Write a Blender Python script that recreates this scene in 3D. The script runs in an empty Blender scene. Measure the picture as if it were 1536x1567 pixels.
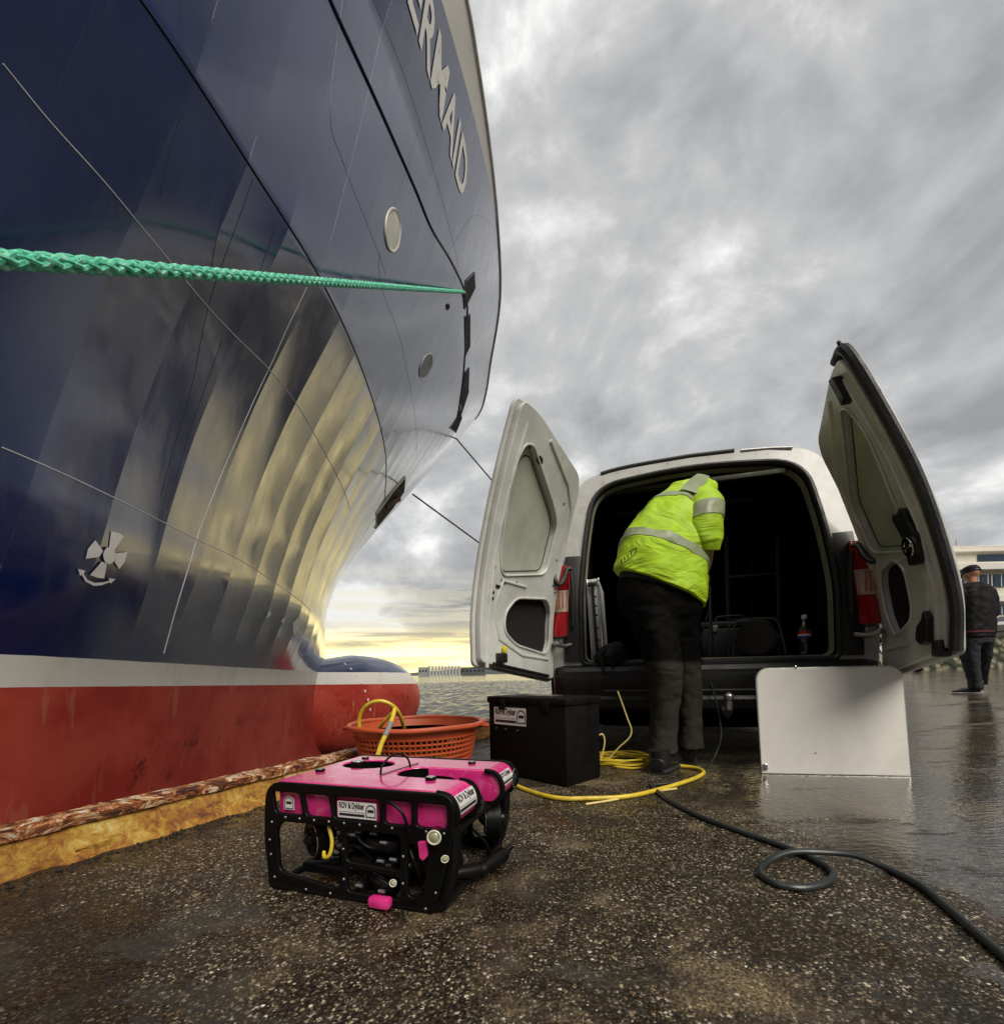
import bpy, bmesh, math, random
from mathutils import Vector, Matrix, Euler
random.seed(7)
scene = bpy.context.scene
C = scene.collection
R = math.radians

# ------------------------------------------------------------------ camera, sky, sun, exposure
CAM_H, FOC, ROLL, HOR = .52, 690.0, R(1.15), 1030.6
cam_d = bpy.data.cameras.new('camera'); cam = bpy.data.objects.new('camera', cam_d); C.objects.link(cam)
scene.camera = cam
cam.matrix_world = Matrix.Translation((0, 0, CAM_H)) @ Euler((R(90), 0, 0)).to_matrix().to_4x4() @ Matrix.Rotation(-ROLL, 4, 'Z')
cam_d.sensor_fit = 'HORIZONTAL'; cam_d.sensor_width = 36; cam_d.lens = 36 * FOC / 1536
cam_d.shift_y = (HOR - 783.5) / 1536; cam_d.clip_start = .02; cam_d.clip_end = 8000
scene.view_settings.view_transform = 'Standard'; scene.view_settings.look = 'None'
scene.view_settings.exposure = 0.2; scene.view_settings.gamma = 1.0

SUN_EL, SUN_AZ = R(46), R(148)          # azimuth clockwise from +Y: behind the camera, to the right
sun_d = bpy.data.lights.new('sun', 'SUN'); sun = bpy.data.objects.new('sun', sun_d); C.objects.link(sun)
sun_d.energy = 2.9; sun_d.angle = R(38); sun_d.color = (1, .93, .82)
sd = Vector((math.sin(SUN_AZ) * math.cos(SUN_EL), math.cos(SUN_AZ) * math.cos(SUN_EL), math.sin(SUN_EL)))
sun.rotation_euler = sd.to_track_quat('Z', 'Y').to_euler()

class NT:
    """tiny node helper"""
    def __init__(s, tree): s.t = tree; s.n = tree.nodes; s.l = tree.links
    def node(s, typ, ins=None, **kw):
        n = s.n.new(typ)
        for k, v in kw.items(): setattr(n, k, v)
        for k, v in (ins or {}).items(): s.put(n.inputs[k], v)
        return n
    def put(s, sock, v):
        if isinstance(v, bpy.types.Node): v = v.outputs[0]
        if isinstance(v, bpy.types.NodeSocket): s.l.new(v, sock)
        else:
            if sock.type == 'RGBA' and len(v) == 3: v = (*v, 1)
            sock.default_value = v
    def math(s, op, a, b=0.0, clamp=False):
        return s.node('ShaderNodeMath', {0: a, 1: b}, operation=op, use_clamp=clamp).outputs[0]
    def mr(s, v, a, b, c=0.0, d=1.0, smooth=True):
        return s.node('ShaderNodeMapRange', {0: v, 1: a, 2: b, 3: c, 4: d}, interpolation_type='SMOOTHSTEP' if smooth else 'LINEAR').outputs[0]
    def mix(s, f, a, b, mode='MIX'):
        n = s.node('ShaderNodeMix', None, data_type='RGBA', blend_type=mode)
        s.put(n.inputs[0], f); s.put(n.inputs[6], a); s.put(n.inputs[7], b); return n.outputs[2]
    def noise(s, vec, scale, detail=4, rough=.55, dist=0, out=0):
        n = s.node('ShaderNodeTexNoise', {'Scale': scale, 'Detail': detail, 'Roughness': rough, 'Distortion': dist})
        if vec is not None: s.l.new(vec, n.inputs['Vector'])
        return n.outputs[out]
    def ramp(s, v, stops):
        n = s.node('ShaderNodeValToRGB'); s.put(n.inputs[0], v); e = n.color_ramp.elements
        while len(e) < len(stops): e.new(.5)
        for i, (p, c) in enumerate(stops): e[i].position = p; e[i].color = (*c, 1)
        return n.outputs[0]
    def scale(s, vec, v):
        n = s.node('ShaderNodeVectorMath', {0: vec, 1: v}, operation='MULTIPLY'); return n.outputs[0]

world = bpy.data.worlds.new('World'); scene.world = world; world.use_nodes = True
W = NT(world.node_tree); W.n.clear()
sky = W.node('ShaderNodeTexSky', sky_type='NISHITA', sun_disc=False, sun_elevation=SUN_EL, sun_rotation=SUN_AZ)
tc = W.node('ShaderNodeTexCoord').outputs['Generated']
sx = W.node('ShaderNodeSeparateXYZ', {0: tc}).outputs
zz = W.math('ADD', W.math('MAXIMUM', sx[2], 0.0), .16)
px_ = W.math('DIVIDE', sx[0], zz); py_ = W.math('DIVIDE', sx[1], zz)
cv = W.node('ShaderNodeCombineXYZ', {0: W.math('ADD', px_, W.math('MULTIPLY', py_, .25)), 1: W.math('MULTIPLY', py_, .95), 2: 0.0}).outputs[0]
n1 = W.noise(W.scale(tc, (1.0, 1.0, 1.5)), 2.9, 9, .56, .3)
n2 = W.noise(W.scale(cv, (1.0, .8, 1.0)), 1.7, 7, .5, .2)
n3 = W.noise(tc, 9.0, 6, .55, .5)
cm = W.math('ADD', W.math('ADD', W.math('MULTIPLY', n1, .62), W.math('MULTIPLY', n2, .29)), W.math('MULTIPLY', n3, .09))
cl = W.ramp(cm, [(.40, (.31, .313, .318)), (.455, (.41, .412, .414)), (.50, (.50, .50, .497)), (.54, (.68, .677, .67)), (.585, (1.0, .99, .96))])
# whole deck of cloud is darker between 8 and 25 degrees up
band = W.mr(sx[2], .08, .50, .80, 1.05)
cl = W.mix(1.0, cl, W.node('ShaderNodeCombineXYZ', {0: band, 1: band, 2: band}).outputs[0], 'MULTIPLY')
# clear yellow strip low over the fjord, strongest ahead and to the sides of the bow
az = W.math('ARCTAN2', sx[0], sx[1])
bk = W.math('SUBTRACT', 1.0, W.math('MULTIPLY', W.math('MULTIPLY', W.mr(W.math('ABSOLUTE', az), 0.85, 1.2), W.mr(sx[2], .99, .62)), .86))  # added darkening of the unseen sky abeam and behind, so the hull reflects dark
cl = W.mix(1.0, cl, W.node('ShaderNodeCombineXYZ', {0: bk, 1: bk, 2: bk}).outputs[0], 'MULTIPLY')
azm = W.mr(W.math('ABSOLUTE', W.math('SUBTRACT', az, .05)), .38, .78, 1.0, .0)
low = W.noise(W.scale(tc, (2.2, 2.2, 30.0)), 1.6, 6, .6, .4)
el = W.math('ADD', sx[2], W.math('MULTIPLY', W.math('SUBTRACT', low, .5), .16))
yel = W.ramp(W.mr(low, .35, .65), [(0, (.50, .44, .30)), (.5, (1.35, 1.08, .46)), (1, (2.0, 1.7, .85))])
ymask = W.math('MULTIPLY', W.mr(el, .125, .055), azm)
col = W.mix(ymask, cl, yel)
pale = W.math('MULTIPLY', W.math('MULTIPLY', W.mr(el, .27, .14), W.mr(el, .06, .13)), W.math('MULTIPLY', azm, W.mr(low, .42, .62)))
col = W.mix(W.math('MULTIPLY', pale, .65), col, (.80, .72, .52))
col10 = W.mix(1.0, col, (10, 10, 10), 'MULTIPLY')
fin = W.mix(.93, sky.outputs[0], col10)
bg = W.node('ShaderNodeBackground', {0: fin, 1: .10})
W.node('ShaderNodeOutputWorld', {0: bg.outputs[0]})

# ------------------------------------------------------------------ helpers
def ray(px, py):
    u = px - 768; v = HOR - py
    return (u * math.cos(ROLL) + v * math.sin(ROLL)) / FOC, (-u * math.sin(ROLL) + v * math.cos(ROLL)) / FOC
def P(px, py, Y):
    a, b = ray(px, py); return Vector((a * Y, Y, CAM_H + b * Y))
def G(px, py, z=0.0):
    a, b = ray(px, py); Y = (z - CAM_H) / b; return Vector((a * Y, Y, z))

MATS = {}
def mat(name, base, rough=.5, metal=0.0, var=.12, vscale=6.0, bump=0.0, bscale=40.0, spec=.5, coat=0.0, fn=None, dirt=None):
    m = bpy.data.materials.new(name); m.use_nodes = True; t = NT(m.node_tree); b = t.n['Principled BSDF']
    oc = t.node('ShaderNodeTexCoord').outputs['Object']
    nz = t.noise(oc, vscale, 5, .6)
    lo = tuple(c * (1 - var) for c in base); hi = tuple(min(1, c * (1 + var)) for c in base)
    c = t.mix(t.mr(nz, .3, .7), lo, hi)
    if dirt:
        dc, amt, ds = dirt
        c = t.mix(t.math('MULTIPLY', t.mr(t.noise(oc, ds, 8, .65, .5), .48, .66), amt), c, dc)
    t.put(b.inputs['Base Color'], c)
    t.put(b.inputs['Roughness'], t.mr(t.noise(oc, vscale * 2.3, 4), .3, .7, max(.02, rough * .8), min(1, rough * 1.2)))
    b.inputs['Metallic'].default_value = metal; b.inputs['Specular IOR Level'].default_value = spec
    b.inputs['Coat Weight'].default_value = coat; b.inputs['Coat Roughness'].default_value = .08
    if bump:
        bn = t.node('ShaderNodeBump', {'Strength': bump, 'Distance': .01, 'Height': t.noise(oc, bscale, 5, .6)})
        t.put(b.inputs['Normal'], bn)
    if fn: fn(t, b, oc)
    MATS[name] = m; return m

ROOTM = {}
def tag(o, label=None, cat=None, group=None, kind=None):
    if label: o['label'] = label
    if cat: o['category'] = cat
    if group: o['group'] = group
    if kind: o['kind'] = kind
    return o
def thing(name, label, cat, loc=(0, 0, 0), rz=0.0, group=None):
    o = bpy.data.objects.new(name, None); o.empty_display_size = .1; C.objects.link(o)
    o.location = loc; o.rotation_euler = (0, 0, rz); ROOTM[o] = Matrix.Translation(loc) @ Matrix.Rotation(rz, 4, 'Z')
    return tag(o, label, cat, group)

def catmull(pts, n=8, closed=False):
    pts = [Vector(p) for p in pts]; out = []; N = len(pts)
    for i in range(N if closed else N - 1):
        p0 = pts[i - 1] if (closed or i > 0) else pts[0] * 2 - pts[1]
        p1 = pts[i]; p2 = pts[(i + 1) % N]
        p3 = pts[(i + 2) % N] if (closed or i < N - 2) else p2 * 2 - p1
        for k in range(n):
            t = k / n
            out.append(.5 * ((2 * p1) + (p2 - p0) * t + (2 * p0 - 5 * p1 + 4 * p2 - p3) * t * t + (3 * p1 - p0 - 3 * p2 + p3) * t ** 3))
    if not closed: out.append(pts[-1].copy())
    return out

class MB:
    def __init__(s): s.v = []; s.f = []; s.m = []; s.cur = 0
    def _add(s, vs, fs, M=None):
        o = len(s.v); s.v += [(M @ Vector(p)) if M else Vector(p) for p in vs]
        s.f += [tuple(i + o for i in f) for f in fs]; s.m += [s.cur] * len(fs); return s
    def box(s, c, d, M=None, bev=0.0):
        x, y, z = [k / 2 for k in d]; bm = bmesh.new(); bmesh.ops.create_cube(bm, size=1)
        for v in bm.verts: v.co = Vector((v.co.x * d[0], v.co.y * d[1], v.co.z * d[2]))
        if bev: bmesh.ops.bevel(bm, geom=bm.edges[:], offset=min(bev, .49 * min(d)), segments=2, affect='EDGES', profile=.5)
        bm.verts.index_update(); T = Matrix.Translation(c)
        s._add([v.co for v in bm.verts], [[v.index for v in f.verts] for f in bm.faces], (M @ T) if M else T); bm.free(); return s
    def tube(s, path, r, n=8, caps=True, closed=False, sq=1.0):
        path = [Vector(p) for p in path]; N = len(path); rr = r if isinstance(r, (list, tuple)) else [r] * N
        vs = []; fs = []; t0 = (path[1] - path[0]).normalized(); up = Vector((0, 0, 1))
        if abs(t0.dot(up)) > .95: up = Vector((1, 0, 0))
        nn = (up - t0 * up.dot(t0)).normalized()
        for i, p in enumerate(path):
            a = path[i - 1] if (i > 0 or closed) else path[0]; b = path[(i + 1) % N] if (i < N - 1 or closed) else path[-1]
            t = (b - a)
            t = t.normalized() if t.length > 1e-9 else t0
            nn = (nn - t * nn.dot(t)); nn = nn.normalized() if nn.length > 1e-6 else t.orthogonal().normalized()
            bb = t.cross(nn)
            for k in range(n):
                an = 2 * math.pi * k / n; vs.append(p + (nn * math.cos(an) * sq + bb * math.sin(an)) * rr[i])
        M_ = N if closed else N - 1
        for i in range(M_):
            for k in range(n):
                a = i * n + k; b = i * n + (k + 1) % n; j = (i + 1) % N
                fs.append((a, b, j * n + (k + 1) % n, j * n + k))
        if caps and not closed: fs.append(tuple(range(n))[::-1]); fs.append(tuple((N - 1) * n + k for k in range(n)))
        return s._add(vs, fs)
    def cyl(s, a, b, r, n=20, r2=None): return s.tube([a, b], [r, r if r2 is None else r2], n)
    def lathe(s, prof, n=24, M=None, axis='Z'):
        vs = []; fs = []
        for (r, z) in prof:
            for k in range(n):
                an = 2 * math.pi * k / n; x, y = r * math.cos(an), r * math.sin(an)
                vs.append((x, y, z) if axis == 'Z' else ((z, x, y) if axis == 'X' else (x, z, y)))
        for i in range(len(prof) - 1):
            for k in range(n): fs.append((i * n + k, i * n + (k + 1) % n, (i + 1) * n + (k + 1) % n, (i + 1) * n + k))
        fs.append(tuple(range(n))[::-1]); fs.append(tuple((len(prof) - 1) * n + k for k in range(n)))
        return s._add(vs, fs, M)
    def loft(s, secs, n=20, p=2.4):
        """secs: (centre, u half axis, v half axis)"""
        vs = []; fs = []
        for c, u, v in secs:
            for k in range(n):
                an = 2 * math.pi * k / n; ca, sa = math.cos(an), math.sin(an)
                x = math.copysign(abs(ca) ** (2 / p), ca); y = math.copysign(abs(sa) ** (2 / p), sa)
                vs.append(Vector(c) + Vector(u) * x + Vector(v) * y)
        for i in range(len(secs) - 1):
            for k in range(n): fs.append((i * n + k, i * n + (k + 1) % n, (i + 1) * n + (k + 1) % n, (i + 1) * n + k))
        fs.append(tuple(range(n))[::-1]); fs.append(tuple((len(secs) - 1) * n + k for k in range(n)))
        return s._add(vs, fs)
    def ell(s, c, r, M=None, n=18, m=12):
        prof = [(max(1e-4, math.sin(math.pi * i / m)), -math.cos(math.pi * i / m)) for i in range(m + 1)]
        T = Matrix.Translation(c) @ Matrix.Diagonal((*((r, r, r) if not isinstance(r, (tuple, list)) else r), 1))
        return s.lathe(prof, n, (M @ T) if M else T)
    def poly(s, pts, th, M=None):
        """pts outline (2D x,z) extruded along +y by th"""
        n = len(pts); vs = [(a, 0, b) for a, b in pts] + [(a, th, b) for a, b in pts]
        fs = [tuple(range(n)), tuple(range(2 * n - 1, n - 1, -1))] + [(i, i + n, (i + 1) % n + n, (i + 1) % n) for i in range(n)]
        return s._add(vs, fs, M)
    def grid(s, rows, M=None, closed=False):
        n = len(rows[0]); vs = [p for r in rows for p in r]; fs = []
        for i in range(len(rows) - 1):
            for k in range(n if closed else n - 1):
                k2 = (k + 1) % n; fs.append((i * n + k, i * n + k2, (i + 1) * n + k2, (i + 1) * n + k))
        return s._add(vs, fs, M)
    def build(s, name, m, parent=None, smooth=True, local=False, fix=True, ang=35):
        me = bpy.data.meshes.new(name); vs = s.v
        if parent is not None and not local:
            inv = ROOTM[parent].inverted(); vs = [inv @ v for v in vs]
        me.from_pydata([tuple(v) for v in vs], [], s.f); me.validate()
        ms = m if isinstance(m, (list, tuple)) else [m]
        for k in ms: me.materials.append(k)
        if len(ms) > 1 and len(me.polygons) == len(s.m):
            for i, q in enumerate(me.polygons): q.material_index = s.m[i]
        if fix:
            bm = bmesh.new(); bm.from_mesh(me); bmesh.ops.recalc_face_normals(bm, faces=bm.faces[:]); bm.to_mesh(me); bm.free()
        if smooth:
            for q in me.polygons: q.use_smooth = True
            if ang and hasattr(me, 'set_sharp_from_angle'): me.set_sharp_from_angle(angle=R(ang))
        o = bpy.data.objects.new(name, me); C.objects.link(o)
        if parent is not None:
            o.parent = parent
            ROOTM[o] = ROOTM[parent]
        return o

def bake(o):
    bpy.context.view_layer.update(); dg = bpy.context.evaluated_depsgraph_get()
    me = bpy.data.meshes.new_from_object(o.evaluated_get(dg)); o.modifiers.clear()
    old = o.data; o.data = me; bpy.data.meshes.remove(old)
    for q in me.polygons: q.use_smooth = True
    return o
def remesh(o, vox=.012, smooth=6, disp=0.0, dscale=.08):
    r = o.modifiers.new('r', 'REMESH'); r.mode = 'VOXEL'; r.voxel_size = vox; r.use_smooth_shade = True
    sm = o.modifiers.new('s', 'SMOOTH'); sm.iterations = smooth; sm.factor = .5
    if disp:
        tx = bpy.data.textures.new('folds', 'CLOUDS'); tx.noise_scale = dscale; tx.noise_depth = 2
        d = o.modifiers.new('d', 'DISPLACE'); d.texture = tx; d.strength = disp; d.mid_level = .5
    return bake(o)

def plate(loops, th, bev=0.0, res=3):
    """closed outlines (x,y) with holes, filled and extruded to thickness th about z=0: returns (verts, faces)"""
    cu = bpy.data.curves.new('tmp', 'CURVE'); cu.dimensions = '2D'; cu.fill_mode = 'BOTH'
    cu.extrude = max(th / 2 - bev, 0); cu.bevel_depth = bev; cu.bevel_resolution = res; cu.offset = -bev
    for lp in loops:
        sp = cu.splines.new('POLY'); sp.points.add(len(lp) - 1); sp.use_cyclic_u = True
        for i, (x, y) in enumerate(lp): sp.points[i].co = (x, y, 0, 1)
    o = bpy.data.objects.new('tmp', cu); C.objects.link(o); bpy.context.view_layer.update()
    me = bpy.data.meshes.new_from_object(o.evaluated_get(bpy.context.evaluated_depsgraph_get()))
    vs = [v.co.copy() for v in me.vertices]; fs = [tuple(p.vertices) for p in me.polygons]
    bpy.data.objects.remove(o); bpy.data.curves.remove(cu); bpy.data.meshes.remove(me)
    return vs, fs
def rrect(x0, y0, x1, y1, r, n=5):
    out = []
    for cx, cy, a0 in ((x1 - r, y1 - r, 0), (x0 + r, y1 - r, 90), (x0 + r, y0 + r, 180), (x1 - r, y0 + r, 270)):
        for k in range(n + 1):
            a = R(a0 + 90 * k / n); out.append((cx + r * math.cos(a), cy + r * math.sin(a)))
    return out
def rpoly(pts, r, n=4):
    """round the corners of a polygon"""
    out = []; N = len(pts)
    for i in range(N):
        p = Vector(pts[i]); a = Vector(pts[i - 1]); b = Vector(pts[(i + 1) % N]); ra = r[i] if isinstance(r, (list, tuple)) else r
        da = (a - p); db = (b - p); q = min(ra, da.length * .45, db.length * .45); A = p + da.normalized() * q; B = p + db.normalized() * q
        for k in range(n + 1):
            t = k / n; v = A * (1 - t) ** 2 + p * 2 * t * (1 - t) + B * t * t; out.append((v.x, v.y))
    return out
def ellp(cx, cy, rx, ry, n=28): return [(cx + rx * math.cos(2 * math.pi * k / n), cy + ry * math.sin(2 * math.pi * k / n)) for k in range(n)]
def text_mesh(s, size, th=.001, bold=0.0, ax='LEFT', shear=0, spacing=1.0):
    cu = bpy.data.curves.new('tmp', 'FONT'); cu.body = s; cu.size = size; cu.extrude = th / 2; cu.offset = bold; cu.align_x = ax
    cu.shear = shear; cu.space_character = spacing; cu.resolution_u = 3
    o = bpy.data.objects.new('tmp', cu); C.objects.link(o); bpy.context.view_layer.update()
    me = bpy.data.meshes.new_from_object(o.evaluated_get(bpy.context.evaluated_depsgraph_get()))
    vs = [v.co.copy() for v in me.vertices]; fs = [tuple(p.vertices) for p in me.polygons]
    bpy.data.objects.remove(o); bpy.data.curves.remove(cu); bpy.data.meshes.remove(me)
    return vs, fs
def pchip(xs, ys):
    n=len(xs); h=[xs[i+1]-xs[i] for i in range(n-1)]; d=[(ys[i+1]-ys[i])/h[i] for i in range(n-1)]
    m=[0.0]*n; m[0]=d[0]; m[-1]=d[-1]
    for i in range(1,n-1):
        if d[i-1]*d[i]<=0: m[i]=0
        else:
            w1=2*h[i]+h[i-1]; w2=h[i]+2*h[i-1]
            m[i]=(w1+w2)/(w1/d[i-1]+w2/d[i])
    def f(x):
        if x<=xs[0]: return ys[0]+m[0]*(x-xs[0])
        if x>=xs[-1]: return ys[-1]+m[-1]*(x-xs[-1])
        lo=0
        for i in range(n-1):
            if x<=xs[i+1]: lo=i;break
        t=(x-xs[lo])/h[lo]
        return (ys[lo]*(1+2*t)*(1-t)**2+m[lo]*h[lo]*t*(1-t)**2+ys[lo+1]*t*t*(3-2*t)+m[lo+1]*h[lo]*t*t*(t-1))
    return f
STEM=pchip([-2.5,.5,1.08,1.52,2.03,2.68,3.44,4.25,5.45,6.4,8.4],[0,-.06,-.04,-.02,.14,.56,1.24,2.03,3.22,4.2,6.1])
LV=[(-2.5,[(0,0),(-1,.45),(-2,.95),(-3.3,1.7),(-5.3,2.9),(-8,3.8),(-13,4.5),(-34,4.6)]),
(.5,[(-.06,0),(-1,.66),(-2,1.32),(-3.3,2.12),(-4.5,2.9),(-5.3,3.35),(-8,4.0),(-13,4.6),(-34,4.7)]),
(1.5,[(-.02,0),(-1,.92),(-2,1.72),(-3.3,2.50),(-4.5,3.18),(-5.3,3.57),(-8,4.12),(-13,4.6),(-34,4.7)]),
(2.75,[(.6,0),(-.4,1.05),(-1,1.52),(-2,2.25),(-3.3,2.97),(-4.5,3.54),(-5.3,3.86),(-8,4.3),(-13,4.68),(-34,4.8)]),
(3.8,[(1.6,0),(1,.62),(.3,1.22),(-1.04,2.33),(-2.4,3.18),(-3.2,3.58),(-3.7,3.78),(-4.25,3.94),(-5.04,4.15),(-8,4.5),(-13,4.75),(-34,4.8)]),
(6.4,[(4.2,0),(3.45,.85),(1.74,2.11),(.53,2.84),(-.27,3.26),(-1.27,3.56),(-2.3,3.80),(-3.34,4.02),(-5,4.32),(-8,4.65),(-13,4.82),(-34,4.8)]),
(8.4,[(6.1,0),(5.75,.42),(5.0,1.0),(4.1,1.57),(2.23,2.74),(.92,3.31),(-.16,3.70),(-1.07,3.98),(-1.64,4.13),(-5,4.55),(-8,4.8),(-34,4.85)])]
LF=[]
for z,pts in LV:
    st=STEM(z); p=sorted([(pts[0][0]-s,t) for s,t in pts]); LF.append((z,pchip([a for a,_ in p],[b for _,b in p])))
def halfb(s,z,rip=True):
    L=max(0.0,STEM(z)-s)
    if z<=3.8:
        v=[f(L) for _,f in LF[:5]]; t=pchip([a for a,_ in LF[:5]],v)(z)
    elif z<=6.4:
        w=(z-3.8)/2.6; t=LF[4][1](L)*(1-w)+LF[5][1](L)*w
    else:
        w=(z-6.4)/2.0; t=LF[5][1](L)*(1-w)+LF[6][1](L)*w
    return max(t,0)
FX,FY=-3.3,8.5; HD=math.radians(25)
def ship(s,t,z):
    return (FX+s*math.sin(HD)+t*math.cos(HD), FY+s*math.cos(HD)-t*math.sin(HD), z)
from mathutils.noise import noise as noise_w
def ship_st(X, Y):
    a = X - FX; b = Y - FY; return a * math.sin(HD) + b * math.cos(HD), a * math.cos(HD) - b * math.sin(HD)
def hull_hit(px, py):
    a, b = ray(px, py); Y = .6
    while Y < 25:
        z = CAM_H + b * Y
        if z > 8.6: break
        s, t = ship_st(a * Y, Y)
        if t <= (halfb(s, z) if s < STEM(z) else 0): return s, z
        Y += .01
    return None
RIP = .42
def ripple(s, z):
    ph = (s - .22 * z) / RIP
    m = min(1, max(0, (z - .7) / .8)) * (1 if z < 3.8 else .30) * min(1, max(0, (s + 7.0) / 2.0)) * min(1, max(0, (STEM(z) - s) / .35))
    w = math.sin(math.pi * ph) ** 2
    return 0.0
    return -.0070 * m * (w ** .5) * (1 + .35 * math.sin(math.floor(ph) * 2.4)) + .0015 * m * math.sin(s * 3.1 + z * 1.3)
def hp(s, z, off=0.0):
    t = halfb(s, z) + ripple(s, z); e = .02
    ds = (halfb(s + e, z) - halfb(s - e, z)) / (2 * e); dz = (halfb(s, z + e) - halfb(s, z - e)) / (2 * e)
    n = Vector((1, -ds, -dz)).normalized()
    return Vector((t, s, z)) + n * off

# ------------------------------------------------------------------ materials of the setting
def ground_fn(t, b, oc):
    sp = t.node('ShaderNodeSeparateXYZ', {0: oc}).outputs
    vo = t.node('ShaderNodeTexVoronoi', {'Scale': 118.0, 'Randomness': 1.0}); t.l.new(oc, vo.inputs['Vector'])
    vo2 = t.node('ShaderNodeTexVoronoi', {'Scale': 260.0}); t.l.new(oc, vo2.inputs['Vector'])
    vc = t.node('ShaderNodeSeparateColor', {0: vo.outputs['Color']}).outputs
    v2 = t.node('ShaderNodeSeparateColor', {0: vo2.outputs['Color']}).outputs
    stone = t.ramp(vc[0], [(0, (.016, .009, .005)), (.38, (.032, .019, .009)), (.66, (.075, .045, .021)), (.84, (.21, .145, .075)), (.94, (.50, .41, .27)), (1, (.84, .78, .62))])
    edge = t.mr(vo.outputs['Distance'], .25, .62)
    stone = t.mix(t.math('MULTIPLY', edge, .9), stone, (.010, .008, .006))
    grit = t.ramp(v2[1], [(0, (.012, .009, .006)), (.7, (.05, .037, .022)), (.93, (.26, .21, .14)), (1, (.5, .45, .36))])
    c = t.mix(t.mr(v2[0], .45, .6), stone, grit)
    big = t.noise(oc, 1.3, 6, .6, .5); mid = t.noise(oc, 4.2, 7, .65, .4)
    dry = t.math('MULTIPLY', t.mr(t.math('ADD', t.math('MULTIPLY', big, .5), t.math('MULTIPLY', mid, .5)), .49, .60), .8)
    tan = t.mix(t.mr(v2[2], .2, .9), (.10, .068, .030), (.34, .25, .13))
    c = t.mix(t.math('MULTIPLY', dry, .72), c, tan)
    red = t.mr(t.noise(t.scale(oc, (1, 1, 1)), .9, 5, .6), .58, .68)
    c = t.mix(t.math('MULTIPLY', red, .6), c, (.14, .035, .010))
    oil = t.mr(t.noise(t.scale(oc, (1.0, .7, 1)), 1.7, 7, .62, .7), .49, .60)
    c = t.mix(t.math('MULTIPLY', oil, .78), c, (.010, .007, .005))
    # moss specks
    moss = t.mr(t.noise(oc, 7.0, 6, .7), .66, .72)
    c = t.mix(t.math('MULTIPLY', moss, .35), c, (.035, .06, .012))
    kd = t.math('ADD', t.math('MULTIPLY', t.math('ADD', sp[0], 1.32), .907), t.math('MULTIPLY', t.math('SUBTRACT', sp[1], 1.18), -.421))
    kd = t.math('ADD', kd, t.math('MULTIPLY', t.math('SUBTRACT', t.noise(oc, 9, 7, .7), .5), .16))
    silt = t.mr(kd, .17, .05)
    c = t.mix(t.math('MULTIPLY', silt, .85), c, (.012, .009, .007))
    # standing water: to the right of a ragged shoreline
    sh = t.math('ADD', t.math('ADD', sp[0], t.math('MULTIPLY', t.math('SUBTRACT', t.noise(oc, 38, 6, .7), .5), .16)), t.math('ADD', t.math('MULTIPLY', t.math('SUBTRACT', mid, .5), .75), t.math('MULTIPLY', t.math('SUBTRACT', big, .5), 1.5)))
    line = t.mr(sp[1], .6, 3.2, .80, 1.05, False)
    pud = t.mr(t.math('SUBTRACT', sh, line), -.05, .07)
    isl = t.mr(t.noise(t.scale(oc, (.40, 1.6, 1)), 2.3, 8, .72), .53, .59)
    pud = t.math('MULTIPLY', pud, t.math('SUBTRACT', 1.0, isl))
    # small puddles elsewhere
    sm = t.mr(t.noise(t.scale(oc, (1.0, 1.4, 1)), 2.6, 8, .62, .3), .545, .57)
    pud = t.math('MAXIMUM', pud, t.math('MULTIPLY', sm, .95))
    vq = t.math('SUBTRACT', t.math('MULTIPLY', sp[0], .960), t.math('MULTIPLY', sp[1], -.279))
    vx = t.math('ADD', t.math('MULTIPLY', t.math('SUBTRACT', sp[0], 1.175), .960), t.math('MULTIPLY', t.math('SUBTRACT', sp[1], 2.66), -.279)); vy = t.math('ADD', t.math('MULTIPLY', t.math('SUBTRACT', sp[0], 1.175), .279), t.math('MULTIPLY', t.math('SUBTRACT', sp[1], 2.66), .960))
    under = t.math('MULTIPLY', t.mr(t.math('ABSOLUTE', vx), 1.0, .8), t.math('MULTIPLY', t.mr(vy, -.35, -.05), t.mr(vy, 4.4, 4.1)))
    pud = t.math('MULTIPLY', pud, t.math('SUBTRACT', 1.0, under))
    c = t.mix(t.math('MULTIPLY', pud, .55), c, (.05, .043, .033))
    t.put(b.inputs['Base Color'], c)
    wet = t.mr(mid, .40, .62, .22, .50)
    rg = t.math('ADD', t.math('ADD', wet, t.math('MULTIPLY', dry, .38)), t.math('MULTIPLY', under, .5))
    rip = t.mr(t.noise(oc, 30.0, 3, .5), .3, .7, .03, .10)
    t.put(b.inputs['Roughness'], t.node('ShaderNodeMix', {0: pud, 2: rg, 3: rip}).outputs[0])
    dome = t.math('SUBTRACT', 1.0, vo.outputs['Distance'])
    hgt = t.math('ADD', t.math('MULTIPLY', dome, .55), t.math('ADD', t.math('MULTIPLY', v2[0], .22), t.math('MULTIPLY', vc[1], .35)))
    inv = t.math('SUBTRACT', 1.0, pud)
    b1 = t.node('ShaderNodeBump', {'Strength': t.math('MULTIPLY', inv, .85), 'Distance': .006, 'Height': hgt})
    b2 = t.node('ShaderNodeBump', {'Strength': .5, 'Distance': .02, 'Height': t.noise(oc, 9.0, 5, .6), 'Normal': b1})
    wv = t.noise(t.scale(oc, (26, 60, 1)), 1.0, 3, .5, .3)
    b3 = t.node('ShaderNodeBump', {'Strength': t.math('MULTIPLY', pud, .34), 'Distance': .006, 'Height': wv})
    nm = t.node('ShaderNodeMix', {0: pud}, data_type='VECTOR'); t.put(nm.inputs[4], b2); t.put(nm.inputs[5], b3)
    t.put(b.inputs['Normal'], nm.outputs[1])
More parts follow.
